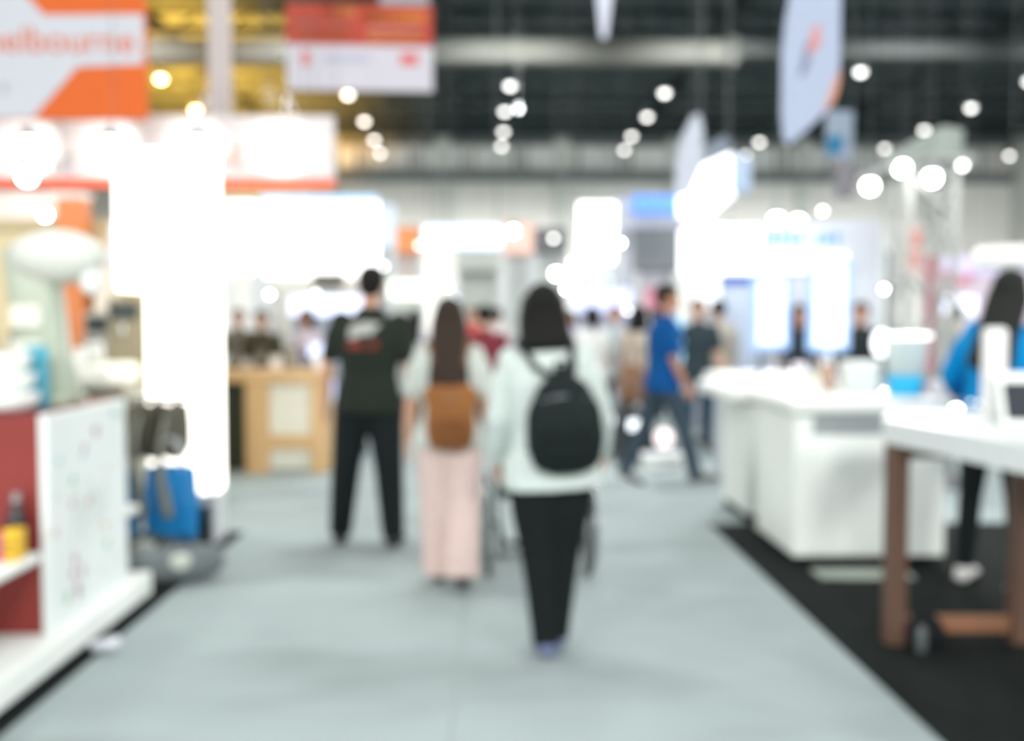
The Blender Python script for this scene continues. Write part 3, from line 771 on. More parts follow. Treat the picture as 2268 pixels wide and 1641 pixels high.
MB().lathe((0, 0, 0), [(.035, 0), (.045, .26), (.05, .27), (.045, .275), (.04, .262)], 20).build('bin_body', BLACK, bn, smooth=True)
MB().torus((0, 0, .27), .047, .005, 'z', 24, 6).build('rim', DGREY, bn)

# ------------------------------------------------------------------ glowing pillar
gp = thing('light_pillar', 'tall glowing white light box pillar with a wider head at the aisle edge', 'light box', None, (-2.08, 6.68, 0))
m_glow = mat((255, 250, 238), .5, emit=3.2, var=0)
MB().box(-.20, .235, -.10, .12, .0, .34, .01).build('base', mat((206, 212, 214), .5), gp)
MB().box(-.215, .235, -.11, .13, .34, 1.70, .03, seg=3).build('light_box', m_glow, gp, 'glowing white lower box')
MB().box(-.40, .225, -.13, .15, 1.68, 2.60, .03, seg=3).build('light_head', m_glow, gp, 'wider glowing head')
q = MB()
for i in range(4): q.box(-.075, -.055, -.137, -.128, 2.20 - i * .15, 2.26 - i * .15)
q.build('printed_mark', mat((240, 176, 160), .6, emit=3.0, var=0), gp, 'small pink dashes one above another')

# ------------------------------------------------------------------ long white fascia sign above
def hang(parent, pts, ztop=13.2, Y=None, r=.004, name='cable'):
    for p in pts: MB().rod((p[0], p[1], p[2]), (p[0], p[1], ztop), r, 6).build(name, CABLE, parent)
YS = 10.0
x0, x1, z0, z1 = rect(-420, 420, 738, 256, YS)
fs = thing('fascia_sign', 'long white booth fascia sign with red lower edge behind the glowing pillar', 'sign')
MB().box(x0, x1, YS, YS + .12, z0 + .12, z1, .01).build('board', mat((206, 203, 206), .5, var=.01), fs)
MB().box(x0, x1, YS - .005, YS + .12, z0 + .03, z0 + .12, .01).build('red_edge', mat((232, 92, 48), .5), fs)
a = pt(118, 366, YS); text('I', mat((120, 128, 140), .6), .26, (a.x, YS - .005, a.z), fs)
a = pt(154, 366, YS); text('C', mat((120, 128, 140), .6), .26, (a.x, YS - .005, a.z), fs)
a = pt(492, 350, YS); text('I', mat((232, 120, 70), .6), .26, (a.x, YS - .005, a.z), fs)
a = pt(526, 350, YS); text('C', mat((232, 120, 70), .6), .26, (a.x, YS - .005, a.z), fs)
bpy.context.view_layer.update()
for X in (x0 + .5, (x0 + x1) / 2, x1 - .3): hang(fs, [(X, YS + .06, z1 - .01)])
m_bulb = mat((255, 253, 248), .4, emit=28, var=0)
m_bulb_w = mat((255, 240, 214), .4, emit=28, var=0)
for i, px in enumerate((65, 245, 440, 628)):
    a = pt(px, 322, YS - .55)
    l = thing('arm_spotlight', 'arm spotlight glaring on the white fascia, %s' % ['first from the banner corner', 'second along the sign', 'third along, over the glowing pillar', 'last before the sign end'][i], 'spotlight', 'arm spotlights on the fascia', (a.x, YS - .55, a.z))
    bq = pt(px, 322, YS)
    MB().ell((0, 0, 0), (.085, .085, .085)).build('bulb', mat((255, 250, 240), .4, emit=14, var=0), l, smooth=True)
    MB().lathe((0, 0, .06), [(.095, 0), (.09, .05), (.04, .11), (.02, .12)], 18).build('housing', STEEL, l)
    MB().tube([(0, 0, .16), (0, .2, z1 - a.z + .12), (0, .54, z1 - a.z + .02)], .012, 8).build('arm', CHROME, l)
    spot_light('fascia_spot', (a.x, YS - .44, a.z + .02), (bq.x, YS, bq.z - .02), 30, 78, (1, .97, .9), .06, .7)

# curved pale wedge below it and orange column
x0, x1, z0, z1 = rect(-60, 500, 205, 424, 9.6)
w_ = MB(); w_.prism([(x0, z1), (x1 - .15, z1), (x1, z1 - .03), (x1 - .08, z1 - .12), (x1 - .45, z0 + .06), (x0, z0)], 9.62, 9.68, 'y')
wb = thing('wedge_banner', 'pinkish white wedge-shaped banner hanging under the long sign', 'banner')
w_.build('cloth', mat((232, 222, 220), .8), wb)
hang(wb, [(x0 + .1, 9.65, z1 - .02), (x1 - .3, 9.65, z1 - .02)], ztop=13.2)
bw = thing('booth_wall', 'cream booth wall behind the white counter and the glowing pillar', 'booth wall', None, (-4.4, 8.6, 0))
MB().box(-3.0, 1.94, 0, .08, 0, 2.35).build('wall_panel', mat((222, 206, 168), .7, var=.03), bw)
MB().box(-3.0, 1.94, -.03, 0, 2.25, 2.35).build('top_rail', mat((190, 176, 140), .7), bw)
MB().box(-3.0, 1.94, -.02, 0, .0, .9).build('lower_panel', mat((116, 108, 84), .7), bw)
a = rect(130, 540, 186, 440, 8.4)
tag(MB().box(a[0], a[1], 8.35, 8.55, 0, a[3], .01).build('booth_pillar', mat((220, 132, 78), .6)), 'orange square booth pillar in front of the cream wall', 'pillar')
a = rect(158, 692, 212, 610, 8.4)
mo = thing('monitor', 'dark monitor on the cream booth wall', 'monitor')
MB().box(a[0], a[1], 8.52, 8.58, a[2], a[3], .008).build('casing', mat((64, 52, 28), .5), mo)
MB().box(a[0] + .015, a[1] - .015, 8.512, 8.522, a[2] + .015, a[3] - .015).build('screen', mat((92, 74, 30), .3), mo)
a = rect(212, 700, 262, 560, 8.3)
tag(MB().box(a[0], a[1], 8.25, 8.45, 0, a[3], .02).build('booth_pillar', mat((232, 220, 204), .6)), 'cream square pillar beside the dark monitor', 'pillar')
lz = MB(); p = pt(266, 560, 8.1); lz.tube([(p.x - .03, 8.1, p.z + .25), (p.x, 8.1, p.z), (p.x + .03, 8.1, p.z - .26)], [(.04, .012), (.085, .015), (.03, .01)], 16, power=2.2)
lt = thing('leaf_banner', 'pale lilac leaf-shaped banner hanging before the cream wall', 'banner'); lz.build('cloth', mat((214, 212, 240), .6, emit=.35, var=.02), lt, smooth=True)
hang(lt, [(p.x - .03, 8.1, p.z + .25)])
# machines in front of the cream wall
for i, (px, py0, Y, w2, col, lab) in enumerate(((232, 690, 7.9, .22, (160, 158, 146), 'grey box-shaped coffee machine before the cream wall'), (292, 660, 7.45, .26, (128, 120, 96), 'olive machine beside the glowing pillar'), (345, 690, 8.2, .22, (112, 108, 86), 'dark olive machine almost behind the glowing pillar'))):
    p = pt(px, 800, Y); q = pt(px, py0, Y)
    m_ = thing('coffee_machine', lab, 'machine', 'machines before the cream wall', (p.x, Y, .0))
    MB().box(-w2 / 2 - .02, w2 / 2 + .02, -.2, .2, 0, 1.02, .01).build('pedestal', mat((196, 194, 182), .6), m_)
    MB().box(-w2 / 2, w2 / 2, -.14, .16, 1.02, q.z, .03, seg=3).build('machine_body', mat(col, .4), m_)
    MB().box(-w2 / 2 + .03, w2 / 2 - .03, -.155, -.14, q.z - .16, q.z - .04, .005).build('panel', DGREY, m_)
    MB().tube([(0, -.16, q.z - .2), (0, -.17, q.z - .27)], .015, 8).build('spout', CHROME, m_)

# ------------------------------------------------------------------ big orange and white hanging banner
YB = 8.6
x0, x1, z0, z1 = rect(-260, 262, 318, -120, YB)
ob = thing('hanging_banner', 'large orange hanging banner with white zigzag band and orange lettering', 'banner')
MB().box(x0, x1, YB, YB + .06, z0, z1, .004).build('board', mat((208, 100, 48), .7, var=.03), ob)
def BP(px, py): q = pt(px, py, YB); return (q.x, q.z)
poly = [BP(-60, 262), BP(72, 262), BP(172, 148), BP(318, 142), BP(318, 32), BP(98, 34), BP(64, -4), BP(-60, -110)]
MB().prism(poly, YB - .006, YB, 'y').build('white_band', mat((192, 195, 203), .7, var=.02), ob)
a = BP(122, 92); text('melbourne', mat((204, 98, 52), .6), .31, (a[0], YB - .008, a[1]), ob)
a = BP(10, 196); MB().box(a[0] - .02, a[0] + .02, YB - .01, YB - .006, a[1] - .04, a[1] + .04).build('small_mark', mat((150, 156, 160), .6), ob)
hang(ob, [(x0 + .3, YB + .03, z1 - .02), (x1 - .3, YB + .03, z1 - .02)])
# narrow angled white banner
def banner(label, px0, px1, py0, py1, Y, col, rz=0, thick=.03, shape=None, extra=None, name='hanging_banner'):
    p = pt((px0 + px1) / 2, (py0 + py1) / 2, Y)
    s = Y / F_PX
    w2 = (px1 - px0) / 2 * s / max(.2, math.cos(rz)); h2 = (py1 - py0) / 2 * s
    t = thing(name, label, 'banner', None, p, rz)
    poly = shape or [(-1, -1), (1, -1), (1, 1), (-1, 1)]
    MB().prism([(a * w2, c * h2) for a, c in poly], -thick / 2, thick / 2, 'y').build('cloth', mat(col, .8, var=.03), t)
    top = [q for q in poly if q[1] > .85]
    for q in (top[0], top[-1]):
        MB().rod((q[0] * w2 * .9, 0, q[1] * h2 - .02), (q[0] * w2 * .9, 0, 13.2 - p.z), .003, 6).build('cable', CABLE, t)
    for nm, c, pl in (extra or []):
        MB().prism([(a * w2, b3 * h2) for a, b3 in pl], -thick / 2 - .006, -thick / 2, 'y').build(nm, mat(c, .7), t)
    return t
banner('narrow tall white banner hanging edge-on beside the orange banner', 455, 516, -140, 262, 13, (200, 190, 188), R(-40), shape=[(-1, -1), (1, -1), (1, .48), (.3, 1), (-1, 1)])
# red and white price sign
t = banner('red and white rectangular hanging sign with rows of orange text bars', 640, 955, 14, 198, 15, (198, 196, 205), R(3), .06, name='hanging_sign',
    extra=[('red_field', (176, 74, 60), [(-1, .05), (1, .05), (1, 1), (-1, 1)]), ('orange_panel', (236, 160, 90), [(-.5, .72), (-.06, .72), (-.06, .92), (-.5, .92)]),
           ('orange_panel', (222, 132, 70), [(.06, .60), (.9, .60), (.9, .84), (.06, .84)]), ('pink_text_bar', (236, 180, 165), [(-.86, .46), (-.1, .46), (-.1, .58), (-.86, .58)]),
           ('pink_text_bar', (226, 158, 146), [(.1, .40), (.86, .40), (.86, .50), (.1, .50)]), ('orange_text_bar', (228, 150, 90), [(-.86, .18), (-.1, .18), (-.1, .32), (-.86, .32)]),
           ('orange_text_bar', (228, 150, 90), [(.1, .16), (.86, .16), (.86, .30), (.1, .30)]), ('red_mark', (206, 120, 120), [(-.8, -.45), (-.68, -.45), (-.68, -.12), (-.8, -.12)]),
           ('grey_text_bar', (176, 178, 196), [(-.5, -.35), (.15, -.35), (.15, -.2), (-.5, -.2)]), ('red_mark', (206, 110, 110), [(.55, -.40), (.8, -.40), (.8, -.12), (.55, -.12)])])
banner('grey panel hanging above the red and white sign', 842, 950, -60, 26, 15.4, (150, 156, 162), 0)
banner('small white pennant tip pointing down over the air duct', 1312, 1366, -90, 82, 14, (206, 210, 226), 0, shape=[(-.3, -1), (.2, -1), (1, 1), (-1, 1)])
def logo(x0, y0, x1, y1): return [(x0, y0), (x1, y0), (x1, y1), (x0, y1)]
banner('big white curved teardrop banner with red and grey vertical print', 1735, 1856, -60, 316, 8.5, (170, 180, 202), R(-12), .02,
    shape=[(-1, -.62), (-.92, -.92), (-.75, -1), (-.2, -.86), (.45, -.66), (.85, -.5), (1, -.3), (1, 1), (-.35, 1), (-.72, .80), (-.9, .45), (-1, .05)],
    extra=[('red_print', (206, 140, 136), [(-.12, .02), (.3, .12), (.3, .38), (.05, .34)]), ('grey_print', (120, 128, 150), [(-.42, -.22), (-.18, -.18), (.02, .0), (-.2, .04)]),
           ('grey_print', (120, 128, 150), [(-.3, -.02), (-.1, .1), (.0, .22), (-.2, .14)]), ('orange_corner', (208, 150, 130), [(.45, -.66), (.85, -.5), (1, -.3), (1, -.12), (.7, -.38)])])
banner('small blue and white banner behind the big teardrop banner', 1828, 1890, 246, 352, 11, (140, 152, 168), R(10),
    extra=[('blue_field', (44, 110, 146), [(-1, -.9), (.2, -.7), (.2, .0), (-1, -.1)])])
banner('whitish feather-shaped banner hanging by the tilted light box', 1497, 1556, 254, 436, 13, (186, 192, 204), R(-15), .02,
    shape=[(-1, -1), (.1, -.9), (.9, -.3), (1, .6), (.7, 1), (.2, .95), (-.5, .5), (-.95, -.1)])
banner('dim grey banner behind the feather-shaped banner', 1566, 1618, 300, 356, 17, (128, 136, 150), 0, shape=[(-1, -1), (1, -1), (1, .7), (.4, 1), (-1, .2)])
banner('dim purplish grey banner hanging behind the blue and white one', 1850, 1890, 340, 440, 13, (124, 122, 128), 0)
banner('small pale triangular flag above the long white sign', 580, 622, 188, 236, 14, (200, 176, 130), 0, shape=[(-.6, -1), (1, -1), (.2, 1), (-1, .9)])

# ------------------------------------------------------------------ wooden demo table
YT = 9.65
x0, x1, z0, z1 = rect(330, 850, 720, 815, YT)
wt = thing('demo_table', 'light wooden demo counter with white infill panels behind the glowing pillar', 'table')
m_wood = wood((206, 170, 122))
zt = 1.47 - (838 - 715) * YT / F_PX
zt = pt(600, 820, YT).z
MB().box(x0, x1, YT, YT + .6, zt - .12, zt, .01).build('top', m_wood, wt)
for pa, pb in ((340, 372), (543, 592), (688, 716)):
    a = rect(pa, 1050, pb, 850, YT)
    MB().box(a[0], a[1], YT + .02, YT + .56, 0, zt - .12, .006).build('leg', m_wood, wt)
a = rect(592, 996, 688, 966, YT); MB().box(a[0], a[1], YT + .05, YT + .10, a[2], a[3], .004).build('stretcher', m_wood, wt)
MB().box(a[0], a[1], YT + .10, YT + .12, a[3], zt - .12).build('infill_panel', mat((222, 222, 208), .6), wt, 'white upper infill')
MB().box(a[0], a[1], YT + .10, YT + .12, .03, a[2]).build('infill_panel', mat((214, 216, 204), .6), wt, 'white lower infill')
a = rect(505, 1048, 543, 858, YT)
MB().box(a[0] - .6, a[1], YT + .15, YT + .18, .02, zt - .12).build('dark_infill_panel', mat((60, 64, 54), .7), wt)
random.seed(11)
for i, px in enumerate((522, 548, 578, 612, 646, 680, 706)):
    a = pt(px, 815, YT + .35)
    h = [.16, .10, .20, .13, .22, .12, .15][i]
    col = [(90, 92, 84), (150, 148, 140), (70, 66, 54), (206, 204, 198), (110, 104, 88), (80, 82, 90), (220, 216, 224)][i]
    g = thing('product_box', ['dark grey', 'light grey', 'brown-black', 'off-white', 'khaki', 'slate', 'pale lilac'][i] + ' product box standing on the wooden demo counter', 'box', 'products on the wooden counter', (a.x, YT + .35, zt), R(random.uniform(-20, 20)))
    MB().box(-.05, .05, -.04, .04, 0, h, .006).build('box_body', mat(col, .5), g)
    MB().box(-.035, .035, -.042, -.040, h * .3, h * .7).build('face_label', mat([min(255, v + 50) for v in col], .5), g)
# blue-lit shelf between table and man
bs = thing('display_shelf', 'low display shelf with blue-white lit boards beside the wooden counter', 'shelf', None, (pt(742, 900, 11.2).x, 11.2, 0))
for dx in (-.33, .33): MB().box(dx - .02, dx + .02, -.15, .15, 0, 1.15).build('upright', DGREY, bs)
for z, e, c in ((.12, 1.0, (196, 214, 255)), (.52, 1.2, (190, 208, 250)), (1.0, 1.0, (190, 212, 255))):
    MB().box(-.31, .31, -.14, .14, z, z + .03, .004).build('shelf_board', mat((190, 200, 214), .4), bs)
for i, (dx, z, w2, h, e, c) in enumerate(((-.2, .15, .16, .22, .9, (186, 206, 250)), (.12, .15, .2, .26, .8, (160, 190, 240)), (-.1, .55, .2, .28, .9, (204, 214, 255)), (.2, .55, .14, .2, .3, (200, 190, 190)), (-.2, 1.03, .14, .2, 1.0, (206, 222, 255)), (.1, 1.03, .22, .16, .8, (170, 200, 255)))):
    g = thing('lit_box', ['blue-lit box on the lowest shelf board, nearer the wood', 'wide blue-lit box on the lowest shelf board', 'pale lit box on the middle shelf board', 'dull pinkish box on the middle shelf board', 'pale lit box on the top shelf board', 'wide blue lit box on the top shelf board'][i], 'box', 'lit boxes on the display shelf', (bs.location.x + dx, 11.15, z))
    MB().box(-w2 / 2, w2 / 2, -.06, .06, 0, h, .012).build('diffuser', mat(c, .4, emit=e * 1.4, var=0), g)
    MB().box(-w2 / 2 - .004, w2 / 2 + .004, -.064, .064, 0, .015).build('frame', STEEL, g)

# ================================================================== right side
# nearest high table, white top on brown legs
m_leg = wood((100, 74, 60))
ang = math.atan2(-.98, .15)
tb = thing('high_table', 'white-topped high table on brown wooden legs standing on the black carpet', 'table', None, (1.775, 4.50, 0))
MB().prism([(0, 0), (.225, .48), (.98, .46), (.98, -1.7), (.24, -1.7)], .925, 1.03).build('top', mat((214, 220, 220), .35, var=.01), tb)
for lx, ly in ((.005, -.10), (.26, -1.65), (.58, -.10), (.80, -1.65)):
    MB().box(lx, lx + .085, ly, ly + .085, .008, .925, .006).build('leg', m_leg, tb)
MB().box(.09, .58, -.08, -.04, .06, .135, .005).build('stretcher', wood((136, 94, 68)), tb)
MB().box(.09, .58, -.08, -.04, .86, .925, .004).build('apron', m_leg, tb)
p = ground(2046, 1432)
cb = thing('camera_bag', 'small black bag with clear bottle on the floor beside the brown table leg', 'bag', None, (p.x, p.y, .008), R(10))
MB().tube([(0, 0, .02), (0, 0, .07), (0, 0, .11)], [(.09, .06), (.095, .065), (.07, .05)], 18, power=3).build('bag_body', BLACK, cb, remesh=.008)
MB().tube([(-.06, 0, .11), (0, 0, .16), (.06, 0, .11)], .008, 8).build('handle', BLACK, cb, smooth=True)
MB().lathe((-.07, -.085, 0), [(.022, 0), (.025, .01), (.025, .09), (.012, .12)], 14).build('side_bottle', mat((120, 130, 130), .15, trans=.5), cb, smooth=True)
# display post, tablet and glowing pucks on it
p = pt(2202, 800, 4.35)
dp = thing('display_post', 'white upright display post standing on the near high table', 'display', None, (p.x, 4.35, 1.03))
MB().box(-.075, .075, -.07, .07, 0, .02, .006).build('foot', WHITE, dp)
MB().box(-.052, .052, -.03, .03, .02, .42, .022, seg=3).build('panel', mat((222, 222, 222), .4), dp)
p = pt(2290, 840, 4.2)
tbt = thing('tablet', 'tilted tablet with dark screen and white frame on the near high table', 'tablet', None, (p.x, 4.12, 1.03), R(-10))
MR = Matrix.Rotation(R(-60), 4, 'X')
MB().box(-.16, .16, -.006, .006, 0, .25, .005, M=Matrix.Rotation(R(-25), 4, 'X')).build('casing', WHITE, tbt)
MB().box(-.14, .14, -.0085, -.006, .03, .20, 0, M=Matrix.Rotation(R(-25), 4, 'X')).build('screen', mat((50, 56, 62), .2), tbt)
MB().box(-.05, .05, 0, .1, 0, .01, .003).build('stand', WHITE, tbt)
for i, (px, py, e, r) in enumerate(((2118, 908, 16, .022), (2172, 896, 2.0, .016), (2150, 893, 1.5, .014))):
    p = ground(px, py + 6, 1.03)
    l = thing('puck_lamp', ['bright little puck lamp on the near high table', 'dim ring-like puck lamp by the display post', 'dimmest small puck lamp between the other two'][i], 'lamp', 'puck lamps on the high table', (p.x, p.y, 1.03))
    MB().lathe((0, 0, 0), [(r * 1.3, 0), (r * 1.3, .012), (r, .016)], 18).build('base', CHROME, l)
    MB().ell((0, 0, .018), (r, r, r * .7)).build('bulb', mat((255, 250, 240), .3, emit=e, var=0), l, smooth=True)  # the bright puck is added in place of a spotlight's reflection

# white counters
m_cab = mat((238, 244, 239), .4, var=.01)
cB = thing('counter', 'large white counter cabinet with grey recess strip behind the high table', 'counter', None, (1.8, 5.9, 0))
a = rect(1766, 1255, 1968, 895, 5.9)
MB().box(0, .56, 0, .85, .06, .93, .01).build('cabinet_body', m_cab, cB)
MB().box(.11, .53, -.006, 0, .80, .91).build('recess_strip', mat((150, 156, 158), .6), cB)
MB().box(.03, .54, -.008, 0, .09, .78, .004).build('door', mat((240, 245, 240), .4, var=.01), cB)
MB().box(.04, .52, .05, .8, .008, .06).build('kickboard', BLACK, cB)
MB().box(-.05, .96, -.08, .95, .93, 1.02, .03, seg=3).build('worktop', mat((230, 234, 230), .35, var=.01), cB)
MB().box(.06, .60, -.34, -.14, .008, .026, .004).build('foot_plate', mat((158, 168, 158), .4, .2), cB)
MB().box(.62, .92, 0, .85, .06, .93, .01).build('cabinet_body', m_cab, cB, 'second white body under the same worktop')
MB().box(.65, .88, .06, .8, .008, .06).build('kickboard', BLACK, cB)
cA = thing('counter', 'smaller white counter farther along behind the large white one', 'counter', None, (1.84, 7.15, 0))
MB().box(0, .38, 0, .8, .07, .88, .01).build('cabinet_body', m_cab, cA)
MB().box(.02, .36, .04, .78, .008, .07).build('kickboard', BLACK, cA)
MB().box(-.18, .75, -.1, 1.0, .90, 1.01, .04, seg=3).build('worktop', mat((232, 236, 232), .35, var=.01), cA)
MB().box(.1, .3, .1, .6, .88, .90).build('spacer', DGREY, cA)
MB().box(.02, .40, -.26, -.1, .008, .02, .003).build('foot_plate', mat((150, 160, 150), .4, .2), cA)
cD = thing('counter', 'white end counter nearest the crowd beyond the smaller counter', 'counter', None, (2.15, 9.0, 0))
MB().box(0, .9, 0, .6, 0, .9, .01).build('cabinet_body', mat((206, 212, 218), .5), cD)
MB().box(-.1, 1.1, -.08, .7, .9, 1.0, .03, seg=3).build('worktop', WHITE, cD)
# glowing totem screens on the counters
m_scr = mat((246, 250, 255), .4, emit=.5, var=0)
m_scr_e = mat((150, 184, 232), .4, emit=.32, var=0)
for i, (pa, pb, y0, y1, Y, lab) in enumerate(((1662, 1752, 608, 776, 7.6, 'shorter glowing white signage panel standing on the smaller counter'), (1786, 1886, 572, 779, 7.35, 'taller glowing white signage panel standing on the smaller counter'))):
    a = rect(pa, y1, pb, y0, Y); cx = (a[0] + a[1]) / 2; hw = (a[1] - a[0]) / 2
    t = thing('signage_panel', lab, 'sign', 'glowing signage panels', (cx, Y, 1.01))
    MB().box(-hw, hw, -.02, .03, a[2] - 1.01, a[3] - 1.01, .02, seg=3).build('frame', m_scr_e, t, 'bluish glowing border')
    MB().box(-hw + .05, hw - .05, -.026, -.018, a[2] - .96, a[3] - 1.05, .004).build('screen', m_scr, t)
    for s in (-1, 1): MB().rod((s * hw * .5, 0, 0), (s * hw * .5, 0, a[2] - 1.0), .014).build('post', STEEL, t)
    MB().box(-hw * .8, hw * .8, -.08, .08, 0, .012, .003).build('foot', STEEL, t)
    q = MB()
    if i == 1:
        for j in range(7): q.box(-.012, .012, -.029, -.0255, .55 - j * .055 + .0, .58 - j * .055)
        q.build('printed_text', mat((200, 224, 244), .5, emit=1.0, var=0), t, 'faint pale blue column of text')
# bucket with blue liquid
p = pt(2005, 865, 6.15)
bk = thing('bucket', 'clear bucket with cyan blue filling on the large white counter', 'bucket', None, (p.x, 6.15, 1.02))
MB().lathe((0, 0, 0), [(.095, 0), (.10, .01), (.112, .13), (.095, .128)], 28).build('blue_filling', mat((0, 172, 220), .35, var=.1, scale=60), bk, smooth=True)
MB().lathe((0, 0, .13), [(.113, 0), (.135, .22), (.140, .24), (.13, .24), (.108, .005)], 28).build('clear_wall', mat((214, 226, 226), .2, alpha=.55, var=.02), bk, smooth=True)
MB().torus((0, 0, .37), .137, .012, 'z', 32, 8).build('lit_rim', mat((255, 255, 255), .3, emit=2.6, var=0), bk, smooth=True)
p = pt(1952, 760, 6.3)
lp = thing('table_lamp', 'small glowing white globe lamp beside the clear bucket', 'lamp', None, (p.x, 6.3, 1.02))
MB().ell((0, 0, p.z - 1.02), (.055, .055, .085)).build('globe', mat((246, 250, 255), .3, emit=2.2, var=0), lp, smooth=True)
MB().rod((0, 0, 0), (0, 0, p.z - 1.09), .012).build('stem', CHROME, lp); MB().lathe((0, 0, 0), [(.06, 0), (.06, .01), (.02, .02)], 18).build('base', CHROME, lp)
p = pt(1916, 850, 6.35)
pb_ = thing('product_box', 'large white product box on the worktop beside the blue bucket', 'box', None, (p.x, 6.45, 1.02))
MB().box(-.11, .11, -.07, .07, 0, .20, .01).build('box_body', mat((226, 230, 226), .5), pb_)
MB().box(-.112, .112, -.072, .072, .17, .202, .008).build('lid', WHITE, pb_)
for i, (px, h, c, lab) in enumerate(((1778, .20, (232, 222, 234), 'pinkish white leaflet stand on the large white counter'), (1806, .14, (200, 206, 190), 'small greenish leaflet stand on the large white counter'))):
    p = pt(px, 860, 6.4)
    l = thing('leaflet_stand', lab, 'leaflet stand', None, (p.x, 6.4, 1.02), R(10))
    MB().box(-.05, .05, -.003, .003, .01, h, .001, M=Matrix.Rotation(R(-15), 4, 'X')).build('leaflet', mat(c, .5), l)
    MB().box(-.055, .055, -.03, .06, 0, .01, .002).build('foot', PALE, l)
    MB().box(-.055, .055, -.010, -.006, .01, .05, .001, M=Matrix.Rotation(R(-15), 4, 'X')).build('lip', PALE, l)
for i, (px, Y, h, r, c, lab) in enumerate(((1832, 6.45, .20, .045, (176, 140, 118), 'tan round canister on the large white counter'), (2080, 6.0, .10, .06, (222, 220, 222), 'white squat canister beside the bucket'), (1660, 7.4, .08, .07, (228, 230, 228), 'white squat canister at the corner of the smaller counter'))):
    p = pt(px, 860, Y); zz = 1.02 if Y < 7 else 1.01
    l = thing('canister', lab, 'canister', None, (p.x, Y, zz))
    MB().lathe((0, 0, 0), [(r * .9, 0), (r, .01), (r, h * .85), (r * .8, h * .9)], 20).build('can_body', mat(c, .4), l, smooth=True)
    MB().lathe((0, 0, h * .88), [(r * .8, 0), (r * .82, h * .1), (r * .6, h * .14)], 20).build('lid', PALE, l)
# white booth behind
YW = 12.3
wb2 = thing('booth', 'white booth with glowing fascia and cyan lettering beyond the white counters', 'booth')
a = rect(1700, 724, 1950, 488, YW)
MB().box(a[0], a[1], YW, YW + .12, 0, a[3], .01).build('wall_panel', mat((198, 203, 214), .5, var=.01), wb2)
a2 = rect(1600, 740, 1700, 606, YW)
MB().box(a2[0], a2[1] + .02, YW + .1, YW + .16, 0, a2[3] + .1).build('blue_grey_panel', mat((186, 200, 220), .5), wb2)
MB().box(a2[0], a2[1] + .02, YW + .05, YW + .1, a2[3] - .12, a2[3] + .1).build('blue_band', mat((60, 96, 190), .5), wb2)
a3 = rect(1520, 604, 1690, 500, YW - .5)
MB().box(a3[0], a3[1], YW - .55, YW + .0, a3[2], a3[3], .04, seg=3).build('light_box', mat((255, 255, 255), .4, emit=1.9, var=0), wb2, 'glowing white fascia')
a4 = rect(1690, 600, 1880, 560, YW - .4)
MB().box(a4[0], a4[1], YW - .4, YW - .01, a4[2], a4[3], .03).build('light_box', mat((255, 250, 246), .4, emit=1.4, var=0), wb2)
for px in (1522, 1950):
    q = pt(px, 800, YW); MB().box(q.x - .04, q.x + .04, YW - .04, YW + .04, 0, a3[3], .006).build('post', PALE, wb2)
m_cy = mat((20, 150, 205), .5, emit=.15, var=0)
random.seed(5)
q = MB()
for i in range(9):
    px = 1692 + i * 20; c0 = pt(px, 530, YW)
    if i == 5: continue
    q.box(c0.x - .02, c0.x + .02, YW - .012, YW - .002, c0.z - .08, c0.z + .06 + .03 * (i % 2), .006)
    q.box(c0.x - .04, c0.x + .045, YW - .012, YW - .002, c0.z - .02 + .05 * (i % 3 - 1), c0.z + .02 + .05 * (i % 3 - 1), .006)
q.build('lettering', m_cy, wb2, 'cyan lettering')
# truss tower with spotlights
YR = 9.0
pA, pB = pt(1990, 700, YR), pt(2098, 700, YR)
tw = thing('truss_tower', 'pale lattice truss tower carrying glaring spotlights', 'truss')
wdt = .30; TX = (pA.x + pB.x) / 2; topz = pt(2040, 330, YR).z
m_tr = mat((168, 171, 168), .5, .1, var=.03)
for sx in (-1, 1):
    for sy in (-1, 1): MB().rod((TX + sx * .21, YR + sy * .15, 0), (TX + sx * .21, YR + sy * .15, topz), .035, 10).build('chord', m_tr, tw, smooth=True)
q = MB(); nz = int(topz / .4)
for i in range(nz):
    z = i * .4; f = 1 if i % 2 else -1
    for sy in (-1, 1): q.rod((TX - f * .21, YR + sy * .15, z), (TX + f * .21, YR + sy * .15, z + .4), .018, 6)
    for sx in (-1, 1): q.tube([(TX + sx * .21, YR - f * .15, z), (TX + sx * .21, YR + f * .15, z + .4)], .018, 6, round_ends=False)
q.build('lattice', m_tr, tw)
MB().box(TX - .4, TX + .4, YR - .35, YR + .35, 0, .04, .01).build('base_plate', STEEL, tw)
a = rect(1950, 345, 2112, 300, YR)
MB().prism([(a[0], a[2] - .05), (a[1], a[2] - .05), (a[1], a[3] + .02), (a[1] - .18, a[3] + .05)], YR - .2, YR + .2, 'y').build('head_canopy', mat((150, 160, 154), .6), tw)
for (xa, ya), (xb, yb) in (((1900, 395), (2040, 350)), ((2160, 350), (2040, 350)), ((1960, 360), (2100, 385))):
    A_, B_ = pt(xa, ya, YR - .25), pt(xb, yb, YR - .25); MB().rod(A_, B_, .025, 8).build('boom', m_tr, tw)
bb = banner('narrow pink-printed banner strapped inside the truss tower', 2010, 2044, 496, 612, YR - .28, (206, 190, 186), 0, .02, name='truss_banner',
       extra=[('pink_print', (208, 146, 136), [(-.7, -.6), (.6, -.6), (.6, -.1), (-.7, -.1)]), ('pink_print', (208, 146, 136), [(-.5, .1), (.7, .1), (.7, .7), (-.5, .7)])])
